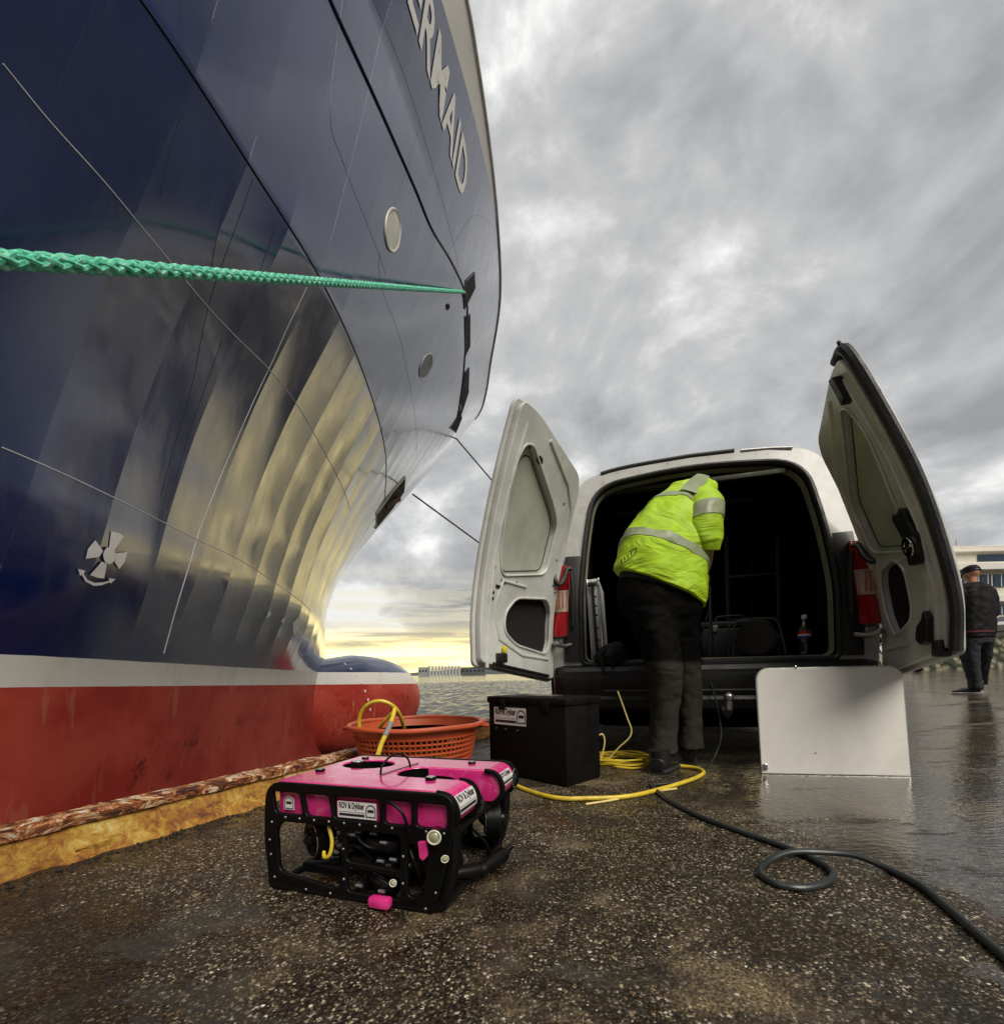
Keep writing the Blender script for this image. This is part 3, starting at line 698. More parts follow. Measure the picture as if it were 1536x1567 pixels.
body_s = [(0, .872, 1), (.05, .876, 1), (.3, .876, 1), (.7, .878, 1), (1.4, .88, 1), (2.2, .88, .99), (2.5, .875, .95), (2.9, .87, .74), (3.25, .86, .50), (3.6, .84, .42), (3.95, .80, .34), (4.15, .70, .20), (4.2, .5, .1)]
MB().grid([[Vector((x, y + sl(z) * max(0, 1 - y / .7), z)) for x, z in prof(w, k)] for y, w, k in body_s]).build('body', M_van, van, local=True)
# rear frame around the opening
opening = rpoly([(-.685, .57), (.685, .57), (.69, 1.0), (.665, 1.35), (.615, 1.765), (.0, 1.835), (-.615, 1.765), (-.665, 1.35), (-.69, 1.0)], [.05, .05, .1, .1, .20, .3, .20, .1, .1], 7)
outer = [(x * .998, z * .9985) for x, z in prof(.872, 1, .46)]
pv, pf = plate([outer, opening[::-1]], .03, .004)
MB()._add(*mapped(pv, pf, lambda v: Vector((v.x, v.z + sl(v.y) - .004, v.y)), ZC)).build('rear_frame', M_van, van, local=True)
def bent_loop(lp, off=0.0, dy=0.0, sc=1.0):
    cx = 0; cz = 1.18
    return [Vector((cx + (x - cx) * (1 + off / .67), dy + sl(z), cz + (z - cz) * (1 + off / .62))) for x, z in lp]
MB().tube(bent_loop(opening, .006, -.022), .021, 10, closed=True, sq=.8).build('opening_seal', M_black, van, local=True)
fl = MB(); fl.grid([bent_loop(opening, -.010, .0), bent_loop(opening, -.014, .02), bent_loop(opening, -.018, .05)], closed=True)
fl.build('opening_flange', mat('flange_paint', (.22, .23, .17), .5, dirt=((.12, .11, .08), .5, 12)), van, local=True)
# cargo bay lining
bay = [(-.69, .567), (.69, .567), (.70, 1.0), (.672, 1.40), (.60, 1.78), (0, 1.845), (-.60, 1.78), (-.672, 1.40), (-.70, 1.0)]
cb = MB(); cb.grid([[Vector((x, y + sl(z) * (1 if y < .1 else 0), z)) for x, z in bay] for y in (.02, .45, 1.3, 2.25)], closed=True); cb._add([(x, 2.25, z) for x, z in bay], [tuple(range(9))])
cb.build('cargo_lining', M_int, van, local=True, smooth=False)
M_lin = mat('grey_roof_bow', (.05, .055, .035), .7)
for y, x0 in ((.42, 1.3), (.9, 1.3)): MB().box((0, y + .03, 1.80), (1.12, .07, .03), bev=.01).build('roof_bow', M_lin, van, local=True)
MB().box((.28, .25, 1.725), (.5, .018, .03), bev=.006).build('roof_bow', M_lin, van, local=True)
MB().box((0, .02, .571), (1.34, .07, .014), bev=.004).build('sill_plate', M_steel, van, local=True)
MB().box((.03, .11, .584), (1.22, .04, .014)).build('floor_edge', M_wood, van, local=True)
tr = [p for p in bent_loop([(x, z) for x, z in prof(.872, 1)], 0, -.02) if p.z > 1.80 and -.6 < p.x < .30]
MB().tube([p + Vector((0, 0, -.008)) for p in tr], .016, 8).build('roof_edge_trim', M_black, van, local=True)
MB().tube([(.30, sl(1.9) - .02, 1.905), (.45, sl(1.9) - .02, 1.895), (.58, sl(1.86) - .02, 1.872)], .010, 8).build('roof_edge_trim', M_steel, van, local=True)
# black corner cladding, lamps, bumper
for sg in (-1, 1):
    cn = [(.700, -.030), (.765, -.040), (.80, -.034)]
    MB().grid([[Vector((sg * (x - .03 * max(0, z - 1.2)), y + sl(z), z)) for x, y in cn] for z in (.58, .8, 1.0, 1.2, 1.27)]).build('corner_cladding', M_plast, van, local=True)
    arc = [(.775, -.020), (.782, -.052), (.83, -.060), (.868, -.046), (.889, -.01), (.892, .06), (.890, .115)]
    def lamp_rows(zs): return [[Vector((sg * (x - (.035 * (z - .75) if i > 1 else 0)), y + sl(z) - (.012 if i in (2, 3, 4) else 0), z)) for i, (x, y) in enumerate([tuple(p)[:2] for p in catmull([(a, b_, 0) for a, b_ in arc], 4)])] for z in zs]
    lm = MB(); lm.grid(lamp_rows([.745, .76, .80, .86, .90])); lm.grid(lamp_rows([1.04, 1.1, 1.16, 1.195, 1.205]))
    lm.grid(lamp_rows([.90, 1.04])); lm.v = [v * 1.0 for v in lm.v]; lm = MB().grid([[p + Vector((-sg * .002, .003, 0)) if .895 < p.z < 1.045 else p for p in r] for r in lamp_rows([.745, .76, .80, .86, .90, .97, 1.04, 1.1, 1.16, 1.195, 1.205])]); L_ = lm.build('tail_light', M_redl, van, local=True)
    MB().grid([[p * 1.0 for p in r] for r in lamp_rows([.90, .93, .97, 1.01, 1.04])]).build('reversing_lens', M_clr, L_, local=True)
    for j in range(3): MB().box((sg * (.80 + .022 * j), -.066 + .004 * j, .97), (.010, .004, .11), bev=.0015).build('lens_rib', mat('amber_bulb_%d%d' % (sg, j), (.42, .13, .06), .2), L_, local=True)
    MB().box((sg * .84, .0, .715), (.07, .07, .05), bev=.012).build('lamp_bracket', M_steel, van, local=True)
    # door check strap and hinges
    MB().tube(catmull([(sg * .86, -.03, 1.14), (sg * .845, -.10, 1.15), (sg * .84, -.13, 1.10), (sg * .815, -.12, 1.06), (sg * .79, -.09, 1.09), (sg * .775, -.05, 1.16), (sg * .755, -.03, 1.17)], 5), .016, 8).build('door_hinge', M_plast, van, local=True)
    MB().tube(catmull([(sg * .86, -.04, .70), (sg * .845, -.11, .70), (sg * .80, -.08, .68), (sg * .76, -.03, .69)], 5), .014, 8).build('door_hinge', M_steel, van, local=True)
    MB().tube([(sg * .745, -.05, 1.14), (sg * .735, -.055, 1.0), (sg * .74, -.05, .8)], .013, 8).build('cladding_rib', M_black, van, local=True)
bp = [(0.02, .565), (-.045, .56), (-.085, .545), (-.10, .52), (-.10, .50), (-.118, .495), (-.12, .44), (-.105, .40), (-.10, .37), (-.108, .35), (-.095, .30), (-.06, .275), (.05, .27)]
xs = [-.895, -.885, -.86, -.8, -.6, 0, .6, .8, .86, .885, .895]
MB().grid([[Vector((x, y + (.0 if abs(x) < .81 else (.04 if abs(x) < .865 else .10)) + .03 * abs(x) ** 2, z)) for y, z in bp] for x in xs]).build('rear_bumper', M_plast, van, local=True, ang=25)
MB().box((0, -.121, .405), (1.1, .006, .008)).build('bumper_groove', mat('groove_grey', (.08, .08, .08), .35), van, local=True)
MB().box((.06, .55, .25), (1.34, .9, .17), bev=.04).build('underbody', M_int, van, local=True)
mb = MB(); mb.tube([(.10, -.05, .30), (.10, -.20, .27), (.10, -.24, .31), (.10, -.24, .35)], .018, 10); mb.ell((.10, -.24, .37), .026); mb.build('tow_bar', M_steel, van, local=True)
for y in (.78, 3.45):
    for sg in (-1, 1):
        wb = MB().lathe([(.20, -.10), (.27, -.105), (.305, -.085), (.315, -.05), (.315, .05), (.305, .085), (.27, .105), (.20, .10)], 36, Matrix.Translation((sg * .76, y, .315)), 'X').build('wheel', M_tyre, van, local=True)
        MB().lathe([(.02, -.075), (.10, -.07), (.19, -.095), (.20, -.09), (.20, .09), (.19, .095), (.10, .07), (.02, .075)], 24, Matrix.Translation((sg * .76, y, .315)), 'X').build('rim', M_steel, wb, local=True)
for sg in (-1, 1):
    MB()._add([(sg * .868, 2.35, 1.62), (sg * .872, 3.02, 1.18), (sg * .888, 2.95, 1.05), (sg * .889, 2.2, 1.08), (sg * .84, 2.15, 1.62)], [(0, 1, 2, 3, 4)]).build('side_window', M_glass, van, local=True)
    MB().box((sg * .89, 1.4, .62), (.012, 1.3, .07), bev=.004).build('side_moulding', M_plast, van, local=True)
    MB().box((sg * 1.0, 2.85, 1.15), (.20, .10, .2), bev=.04).build('wing_mirror', M_plast, van, local=True)

def door(sg, deg, w, lean, ztop):
    Hm = Matrix.Translation((.925 if sg > 0 else -.905, -.02, 0)) @ Matrix.Rotation(R(deg) * (1 if sg > 0 else -1), 4, 'Z')
    le = lambda z: lean * max(0, (z - .75) / 1.1) ** 1.5 if z > .75 else 0.0
    def f(dy): return lambda v: Hm @ Vector((-sg * v.x, v.z + dy + le(v.y), v.y))
    T = lambda l, y, z: Hm @ Vector((-sg * l, y + le(z), z))
    out = rpoly([(0, .455), (w, .56), (w, 1.2), (w, ztop), (w * .80, ztop + .005), (.08, 1.70 + (.06 if sg > 0 else 0)), (.015, 1.62 + (.06 if sg > 0 else 0)), (0, 1.2)], [.04, .03, .1, .05, .08, .06, .05, .1], 5)
    def ins(k): return [(.5 * w + (x - .5 * w) * (1 - k / (.5 * w)), 1.15 + (z - 1.15) * (1 - k / .65)) for x, z in out]
    hi = rpoly([(.17 * w, 1.10), (.70 * w, 1.02), (.745 * w, 1.12), (.80 * w, ztop - .30), (.74 * w, ztop - .17), (.66 * w, ztop - .15), (.26 * w, 1.46), (.15 * w, 1.38)], [.06, .05, .05, .06, .05, .05, .07, .06], 6)
    if sg < 0: hi = [((x / w - .15) * 1.04 * w + .235 * w, z) for x, z in hi]
    lo = rpoly([(.10 * w, .60), (.62 * w, .60 + .06), (.66 * w, .70), (.66 * w, .90), (.56 * w, .965), (.12 * w, .965)], [.05, .05, .05, .06, .07, .05], 5)
    if sg > 0: lo = rpoly([(.30 * w, .66), (.55 * w, .72), (.58 * w, .78), (.58 * w, .96), (.48 * w, 1.02), (.22 * w, 1.0), (.15 * w, .92), (.15 * w, .78)], .05, 5)
    else: lo = rpoly([(.16 * w, .63), (.58 * w, .675), (.72 * w, .74), (.72 * w, .84), (.60 * w, .93), (.18 * w, .965), (.10 * w, .90), (.10 * w, .70)], .05, 5)
    vs, fs = plate([out], .022, .006); d = MB(); d._add(*mapped(vs, fs, f(0), ZC))
    vs, fs = plate([ins(.018), hi[::-1], lo[::-1]], .034, .008); d._add(*mapped(vs, fs, f(.030), ZC))
    D = d.build('rear_door', M_inner, van, local=True)
    D['label'] = 'left open rear door seen from its inner side' if sg < 0 else 'right open rear door with black latch'
    # recessed centre panels, stiffening swages
    hs = [(.5 * w + (x - .5 * w) * 1.03, z) for x, z in hi]
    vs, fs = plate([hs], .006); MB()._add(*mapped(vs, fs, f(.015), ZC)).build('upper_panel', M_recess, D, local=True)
    vs, fs = plate([[(x, z) for x, z in lo]], .006); MB()._add(*mapped(vs, fs, f(.016), ZC)).build('lower_access_hole', M_dark, D, local=True)
    MB().tube([T(x, .049, z) for x, z in hi], .006, 8, closed=True).build('panel_swage', M_inner, D, local=True)
    kk = [((x - .47 * w) * .88 + .47 * w, (z - 1.33) * .90 + 1.33) for x, z in hi]
    MB().tube([T(x, .019, z) for x, z in kk], .003, 6, closed=True).build('panel_bead', M_black, D, local=True)
    MB().tube([T(x, .049, z) for x, z in lo], .007, 8, closed=True).build('panel_swage', M_inner, D, local=True)
    # raised hinge-side channel, lower swage
    MB().tube([T(x, .045, z) for x, z in [(.07 * w, 1.02), (.055 * w, 1.3), (.10 * w, 1.5), (.24 * w, 1.60), (.6 * w, ztop - .08)]], .012, 8).build('edge_swage', M_inner, D, local=True)
    MB().tube([T(x, .046, z) for x, z in [(.92 * w, .55), (.90 * w, .8), (.91 * w, 1.1), (.90 * w, 1.4), (.88 * w, ztop - .09)]], .010, 8).build('edge_swage', M_inner, D, local=True)
    MB().tube([T(x, .045, z) for x, z in [(.12 * w, .60), (.50 * w, .62), (.78 * w, .70), (.84 * w, .86), (.78 * w, 1.0), (.5 * w, 1.0)]], .010, 8).build('edge_swage', M_inner, D, local=True)
    # seals
    if sg > 0:
        se = [(w + .004, .57), (w + .006, .8), (w + .006, 1.2), (w + .004, 1.5), (w - .0, ztop - .02), (w * .84, ztop + .012)]
        MB().tube(catmull([T(x, .022, z) for x, z in se], 6), .022, 8).build('edge_seal', M_black, D, local=True)
        MB().box((0, 0, 0), (.05, .05, .07), M=Matrix.Translation(T(w * .93, .045, .585)), bev=.01).build('lower_stop', M_black, D, local=True)
        # latch: dark lever plate with a bright round escutcheon
        lp = rpoly([(.73 * w, .95), (.91 * w, .94), (.92 * w, 1.06), (.88 * w, 1.12), (.89 * w, 1.17), (.84 * w, 1.19), (.79 * w, 1.165), (.74 * w, 1.185), (.71 * w, 1.16), (.75 * w, 1.08)], .015, 3)
        vs, fs = plate([lp], .02, .004); MB()._add(*mapped(vs, fs, f(.062), ZC)).build('latch', M_black, D, local=True)
        vs, fs = plate([ellp(.82 * w, 1.02, .044, .042), ellp(.82 * w, 1.02, .024, .022)[::-1]], .01, .002); MB()._add(*mapped(vs, fs, f(.078), ZC)).build('lock_ring', M_chrome, D, local=True)
        MB().box((0, 0, 0), (.075, .012, .012), M=Matrix.Translation(T(.82 * w, .082, 1.02)) @ Hm.to_3x3().to_4x4(), bev=.002).build('lock_bar', M_chrome, D, local=True)
        vs, fs = plate([rpoly([(.70 * w, .63), (.76 * w, .605), (.85 * w, .615), (.85 * w, .72), (.81 * w, .75), (.78 * w, .71), (.72 * w, .69)], .01, 3)], .03, .004); MB()._add(*mapped(vs, fs, f(.058), ZC)).build('lower_latch', M_black, D, local=True)
        vs, fs = plate([rpoly([(.80 * w, ztop - .18), (.88 * w, ztop - .17), (.89 * w, ztop - .07), (.82 * w, ztop - .06)], .01, 3)], .04, .004); MB()._add(*mapped(vs, fs, f(.062), ZC)).build('upper_latch', M_black, D, local=True)
        MB().cyl(T(w * .97, .02, ztop), T(w * .97, .02, ztop + .045), .014, 10, .006).build('door_stop', M_black, D, local=True)
    else:
        hs_ = [(.90, 1.05, .014), (.80, 1.00, .006), (.87, .93, .008), (.87, .90, .008), (.76, .985, .005), (.70, 1.0, .005), (.62, 1.01, .005), (.86, 1.6, .008), (.80, 1.63, .008), (.72, 1.57, .006), (.13, 1.2, .006), (.80, .80, .004), (.12, 1.05, .006), (.22, 1.50, .007)]
        for (l, z, r) in hs_:
            vs, fs = plate([ellp(l * w, z, r, r, 12)], .002); MB()._add(*mapped(vs, fs, f(.0485))).build('drilled_hole', M_dark, D, local=True)
        vs, fs = plate([rrect(.78 * w, .955, .855 * w, .972, .006)], .002); MB()._add(*mapped(vs, fs, f(.0487))).build('slotted_hole', M_dark, D, local=True)
        vs, fs = plate([ellp(.66 * w, ztop - .19, .03, .018, 18)], .004); MB()._add(*mapped(vs, fs, f(.049), ZC)).build('grommet', M_dark, D, local=True)
        mb = MB(); mb.tube([T(x, .05, z) for x, z in ((.14 * w, .50), (.5 * w, .535), (.86 * w, .57))], .016, 8, sq=.6); mb.tube([T(x, .060, z) for x, z in ((.12 * w, .475), (.5 * w, .51), (.88 * w, .55))], .008, 8)
        mb.build('lower_seal', M_black, D, local=True)
        MB().box((0, 0, 0), (.07, .035, .05), M=Matrix.Translation(T(.78 * w, .06, .60)) @ Hm.to_3x3().to_4x4(), bev=.006).build('latch', M_black, D, local=True)
        MB().box((0, 0, 0), (.022, .02, .035), M=Matrix.Translation(T(.75 * w, .065, .645)) @ Hm.to_3x3().to_4x4(), bev=.004).build('latch_tab', mat('yellow_tab', (.75, .65, .02), .4), D, local=True)
    # outside: rub strip and handle, seen only from behind the door
    MB().box((0, 0, 0), (w * .8, .012, .08), M=Matrix.Translation(Hm @ Vector((-sg * w * .5, -.016, .72))) @ Hm.to_3x3().to_4x4(), bev=.004).build('rub_strip', M_plast, D, local=True)
    return D
door(-1, 108, .80, .30, 1.80)
door(1, 83.5, .68, .33, 1.86)

# ------------------------------------------------------------------ things in the cargo bay
def vanp(x, y, z): return van_m @ Vector((x, y, z))
van_m = Matrix.Translation((1.175, 2.66, 0)) @ Matrix.Rotation(VRZ, 4, 'Z')
M_ftab = mat('white_case_panel', (.62, .63, .62), .4, dirt=((.35, .35, .33), .4, 14))
pt = thing('folding_table', 'white folded table with black locking bar standing upright at the left of the cargo bay', 'folding table', tuple(vanp(-.60, .06, .578)), VRZ)
Mt = Matrix.Rotation(R(-3), 4, 'Y')
MB().box((.0, .26, .27), (.085, .50, .54), M=Mt, bev=.012).build('panel', M_ftab, pt, local=True)
MB().box((-.035, .005, .27), (.012, .012, .54), M=Mt, bev=.004).build('edge_trim', M_chrome, pt, local=True)
MB().box((.038, .005, .27), (.012, .012, .54), M=Mt, bev=.004).build('edge_trim', M_chrome, pt, local=True)
mb = MB(); mb.tube([(0, -.012, .06), (.0, -.012, .50)], .009, 10)
for z in (.14, .22, .30, .36, .42): mb.box((.006, -.012, z), (.03, .014, .012), bev=.003)
mb.box((0, -.012, .50), (.055, .022, .028), bev=.005)
for i, v in enumerate(mb.v): mb.v[i] = Mt @ v
mb.build('locking_bar', M_black, pt, local=True)
M_bag = mat('black_fabric', (.008, .008, .009), .8, bump=.6, bscale=60)
bg_ = thing('bag', 'black fabric bag hanging over the left end of the van sill', 'bag', tuple(vanp(-.52, -.03, .578)), VRZ)
mb = MB(); mb.loft([((0, .02, -.02), (.09, 0, 0), (0, .06, 0)), ((0, .02, .04), (.10, 0, 0), (0, .075, 0)), ((.01, .03, .09), (.08, 0, .01), (0, .06, 0)), ((.02, .03, .12), (.04, 0, .01), (0, .03, 0))], 16)
remesh(mb.build('pouch', M_bag, bg_, local=True), .012, 4, .02, .05)
MB().tube(catmull([(-.03, -.03, .08), (-.05, -.06, .04), (-.03, -.075, -.08), (.0, -.06, -.14), (.03, -.05, .06)], 6), .008, 6, sq=.4).build('strap', M_bag, bg_, local=True)
M_frm = mat('grey_tube_frame', (.07, .07, .07), .3, .3)
M_drum = mat('dark_drum', (.010, .010, .010), .45)
cr = thing('cable_reel', 'dark cable reel in a tubular frame on the van floor beside the bottle', 'cable reel', tuple(vanp(.36, .26, .592)), VRZ)
mb = MB().lathe([(.05, -.08), (.105, -.08), (.105, -.07), (.075, -.065), (.075, .065), (.105, .07), (.105, .08), (.05, .08)], 30, Matrix.Translation((0, .0, .115)) @ Matrix.Rotation(R(8), 4, 'Z') @ Matrix.Rotation(R(60), 4, 'Z'), 'X'); mb.build('drum', M_drum, cr, local=True)
MB().tube(catmull([(-.15, -.06, 0), (-.145, -.06, .10), (-.135, -.06, .20), (-.10, -.06, .225), (.06, -.06, .228), (.10, -.06, .20), (.125, -.06, .10), (.14, -.06, 0)], 6), .0075, 8).build('frame', M_frm, cr, local=True)
MB().tube(catmull([(-.15, .08, 0), (-.14, .08, .15), (-.12, .08, .22), (.08, .08, .22), (.12, .08, .12), (.14, .08, 0)], 6), .0075, 8).build('frame', M_frm, cr, local=True)
MB().tube([(-.14, 0, .115), (.13, 0, .115)], .012, 8).build('axle', M_frm, cr, local=True)
bt = thing('bottle', 'dark cola bottle with red, white and blue label standing on the van floor', 'bottle', tuple(vanp(.585, .16, .592)), VRZ)
MB().lathe([(.026, 0), (.033, .006), (.034, .05), (.030, .075), (.034, .10), (.034, .15), (.026, .18), (.014, .205), (.013, .225)], 24).build('bottle_body', mat('dark_cola_plastic', (.012, .006, .005), .08, coat=.8), bt, local=True)
for z0, z1, cc, nm in ((.098, .112, (.02, .06, .30), 'blue_label'), (.112, .122, (.75, .75, .75), 'white_label'), (.122, .140, (.55, .01, .015), 'red_label')):
    MB().lathe([(.0350, z0), (.0350, z1)], 24).build(nm, mat(nm + '_print', cc, .3), bt, local=True)
MB().lathe([(.0155, .212), (.0155, .232), (.012, .236)], 16).build('cap', mat('bottle_cap', (.70, .72, .72), .35), bt, local=True)
tp = thing('tripod', 'dark tripod with one bright metal handle standing in the van behind the worker', 'tripod', tuple(vanp(.12, .5, .592)), VRZ)
MB().tube([(.0, 0, .0), (.01, 0, .36), (.012, 0, .50)], .006, 8).build('leg', M_frm, tp, local=True)
MB().tube([(.05, .1, .0), (.01, 0, .36)], .006, 8).build('leg', M_frm, tp, local=True)
MB().tube([(-.08, .1, .0), (.01, 0, .36)], .006, 8).build('leg', M_frm, tp, local=True)
MB().tube([(-.13, -.02, .478), (-.02, -.02, .49), (-.01, -.02, .53)], .006, 8).build('handle', M_chrome, tp, local=True)

M_tool = mat('dark_grey_case', (.030, .032, .035), .5, bump=.2); M_shelf = mat('dull_metal_shelf', (.06, .06, .058), .45, .4)
sh_ = thing('shelf_unit', 'dull metal shelving unit standing deep inside the cargo bay against its right wall', 'shelf', tuple(vanp(.48, 1.25, .592)), VRZ)
for z in (.30, .62): MB().box((0, 0, z), (.36, .8, .02), bev=.004).build('shelf', M_shelf, sh_, local=True)
for x in (-.17, .17):
    for y in (-.38, .38): MB().box((x, y, .46), (.03, .03, .92), bev=.004).build('upright', M_shelf, sh_, local=True)
tb_ = thing('toolbox', 'dark grey toolbox with pale latches on the van floor behind the cable reel', 'toolbox', tuple(vanp(.30, .75, .592)), VRZ)
MB().box((0, 0, .11), (.42, .24, .22), bev=.015).build('box_body', M_tool, tb_, local=True); MB().box((0, 0, .245), (.43, .25, .045), bev=.012).build('lid', M_tool, tb_, local=True)
for x in (-.12, .12): MB().box((x, -.125, .215), (.035, .012, .05), bev=.003).build('latch', M_steel, tb_, local=True)
MB().tube(catmull([(-.09, 0, .27), (-.08, 0, .31), (.08, 0, .31), (.09, 0, .27)], 5), .009, 8).build('handle', M_tool, tb_, local=True)
# ------------------------------------------------------------------ board leaning on the bumper
def plane3(pl, pr, th, name): pass
bd_bl = G(1165, 1184, 0); bd_br = G(1391, 1188, 0)
ux = (bd_br - bd_bl); Wb = ux.length; ux.normalize(); yaw = math.atan2(ux.y, ux.x)
board = thing('whiteboard', 'pale board with thin aluminium rim leaning against the right half of the van bumper', 'board', tuple(bd_bl + Vector((0, 0, .004))), yaw)
Hb = .512; lean_b = Matrix.Rotation(R(-5), 4, 'X')
ol = [(0, 0), (Wb, 0)] + rrect(0, -.3, Wb, Hb, .055, 6)[0:14]
ol = [(0, 0), (Wb, 0)] + rrect(0, -.3, Wb, Hb, .055, 6)[0:7] + rrect(0, -.3, Wb, Hb, .055, 6)[7:14]
vs, fs = plate([ol], .016, .002)
MB()._add([lean_b @ Vector((v.x, v.z, v.y)) for v in vs], fs).build('panel', mat('cream_laminate', (.76, .75, .70), .55, var=.03, vscale=2, dirt=((.58, .55, .49), .3, 5)), board, local=True, ang=20)
MB().tube([lean_b @ Vector((x, 0, z)) for x, z in ol], .0085, 8, closed=True, sq=.8).build('rim', mat('aluminium_rim', (.62, .61, .56), .28, .6), board, local=True)
mb = MB(); mb.box((Wb * .28, -.0, Hb + .006), (.012, .02, .016), M=lean_b, bev=.003); mb.build('catch', M_chrome, board, local=True)
MB().box((.015, -.012, .03), (.02, .01, .03), M=lean_b, bev=.003).build('catch', M_chrome, board, local=True)
MB().box((Wb * .38, -.0095, .10), (.008, .002, .005), M=lean_b, bev=.0005).build('chip', mat('grey_chip', (.22, .21, .18), .7), board, local=True)
from mathutils import noise as mn
# ------------------------------------------------------------------ stickers
M_stk = mat('sticker_white', (.70, .69, .68), .4, var=.05); M_ink = mat('sticker_ink', (.012, .012, .014), .5)
def sticker(parent, M, w, h, logo=True, warp=None):
    """M maps x right, y up, z out of the surface; origin at the centre"""
    vs, fs = plate([rrect(-w / 2, -h / 2, w / 2, h / 2, h * .04, 2)], .0008)
    wp = warp or (lambda v: M @ v); cu_ = [h * (k / 10 - .5) for k in range(1, 10)]; vs, fs = mapped(vs, fs, wp, cu_)
    mb = MB(); mb._add(vs, fs); S = mb.build('sticker', M_stk, parent, local=True, smooth=False)
    tw = w * (.66 if logo else .90); x0 = -w / 2 + w * .04
    vs, fs = text_mesh('ROV & Dykker', 1, .0, .032)
    a = min(v.x for v in vs); b = max(v.x for v in vs); c = min(v.y for v in vs); d = max(v.y for v in vs)
    mb = MB(); mb._add(*mapped([Vector((x0 + (v.x - a) / (b - a) * tw, -h * .04 + (v.y - c) / (d - c) * h * .50, .0009)) for v in vs], fs, wp, cu_))
    mb.build('lettering', M_ink, S, local=True, smooth=False)
    mb = MB(); mb.box((x0 + tw / 2, -h * .13, .0007), (tw, h * .018, .0004)); mb.box((x0 + tw / 2, -h * .30, .0007), (tw, h * .15, .0004)); mb.v = [wp(v) for v in mb.v]; mb.build('rule', M_ink, S, local=True, smooth=False)
    if logo: badge(S, M @ Matrix.Translation((w * .36, 0, .0004)), h * .82)
    return S
def badge(parent, M, h, plate_=False):
    r = h * .42; arch = [(r * math.cos(R(a)), h * .06 + r * math.sin(R(a))) for a in range(-10, 191, 15)] + [(-r, -h * .45), (r, -h * .45)]
    k = .84; inner = [(x * k, (y) * k) for x, y in arch]
    if plate_:
        vs, fs = plate([[(x * 1.16, y * 1.12) for x, y in arch]], .0008); parent = MB()._add(vs, fs, M).build('round_sticker', M_stk, parent, local=True, smooth=False)
    vs, fs = plate([arch, inner[::-1]], .0006); MB()._add([v + Vector((0, 0, .0004)) for v in vs], fs, M).build('badge_outline', M_ink, parent, local=True, smooth=False)
    vs, fs = plate([rrect(-r * .62, -h * .08, r * .62, h * .12, h * .05, 3)], .0006); MB()._add([v + Vector((0, 0, .0004)) for v in vs], fs, M).build('badge_bar', M_ink, parent, local=True, smooth=False)

# ------------------------------------------------------------------ black crate
cA = G(868, 1206); cB = G(749, 1181); xd = (cA - cB); Lc = xd.length; xd.normalize(); cyaw = math.atan2(xd.y, xd.x); Wc = .27; Hc = .405
crate = thing('crate', 'matt black storage crate with a white sticker standing between basket and van', 'crate', tuple(cB), cyaw)
M_crate = mat('black_crate_plastic', (.003, .003, .003), .6, bump=.2, bscale=200, spec=.2)
MB().box((Lc / 2, Wc / 2, Hc * .46), (Lc, Wc, Hc * .92), bev=.012).build('box_body', M_crate, crate, local=True)
MB().box((Lc / 2, Wc / 2, Hc - .022), (Lc + .012, Wc + .012, .036), bev=.008).build('lid', M_crate, crate, local=True)
MB().box((Lc * .52, Wc * .5, Hc - .002), (Lc * .34, Wc * .36, .006), bev=.002).build('lid_plate', M_steel, crate, local=True)
for x in (.10, .24, .40): MB().cyl((Lc * x + .01, -.001, .235), (Lc * x + .01, -.008, .235), .006, 10).build('rivet', M_frm, crate, local=True)
for x in (.22, .78):
    MB().box((Lc * x, -.008, Hc - .045), (.04, .012, .05), bev=.004).build('clasp', M_crate, crate, local=True)
def FM(x, y, z, rx=90, rz=0): return Matrix.Translation((x, y, z)) @ Matrix.Rotation(R(rz), 4, 'Z') @ Matrix.Rotation(R(rx), 4, 'X')
sticker(crate, FM(Lc * .31, -.002, .302), .225, .088)

# ------------------------------------------------------------------ basket with yellow tether
bcx, bcy = -.452, 2.36
M_bask = mat('red_orange_plastic', (.50, .085, .030), .42, var=.1, dirt=((.20, .07, .03), .3, 10))
bk = thing('basket', 'round red orange perforated plastic basket with a rolled rim standing beside the kerb', 'basket', (bcx, bcy, .0))
def br(z): return .255 + (.325 - .255) * (z / .27)
mb = MB(); NB = 76
for z in (.012, .045, .072, .099, .124, .148, .172, .196, .220): mb.tube([(br(z) * math.cos(a), br(z) * math.sin(a), z) for a in [2 * math.pi * k / 64 for k in range(64)]], .0055, 6, closed=True)
for k in range(NB):
    a = 2 * math.pi * k / NB; mb.tube([(br(z) * math.cos(a), br(z) * math.sin(a), z) for z in (.01, .225)], .0048, 5)
mb.build('lattice_wall', M_bask, bk, local=True)
MB().lathe([(br(.224), .224), (br(.262) + .002, .262), (br(.262) - .006, .262), (br(.224) - .006, .224)], 64).build('upper_band', M_bask, bk, local=True)
MB().tube([((br(.27) + .014) * math.cos(a), (br(.27) + .014) * math.sin(a), .268 + .002 * math.sin(5 * a)) for a in [2 * math.pi * k / 64 for k in range(64)]], .0125, 10, closed=True).build('rim', M_bask, bk, local=True)
MB().lathe([(.01, .006), (.255, .006), (.255, .014), (.01, .014)], 48).build('base', M_bask, bk, local=True)
for sg in (-1, 1):
    mb = MB(); mb.tube(catmull([(sg * (br(.27) + .02), -.06, .262), (sg * (br(.27) + .045), -.03, .25), (sg * (br(.27) + .045), .03, .25), (sg * (br(.27) + .02), .06, .262)], 5), .009, 8); mb.build('grip', M_bask, bk, local=True)
def cable_fn(colr):
    return mat('cable_' + str(round(colr[0] * 100)) + str(round(colr[1] * 100)) + str(round(colr[2] * 100)), colr, .42, var=.08, dirt=((colr[0] * .4, colr[1] * .35, colr[2] * .4), .4, 14), spec=.6)
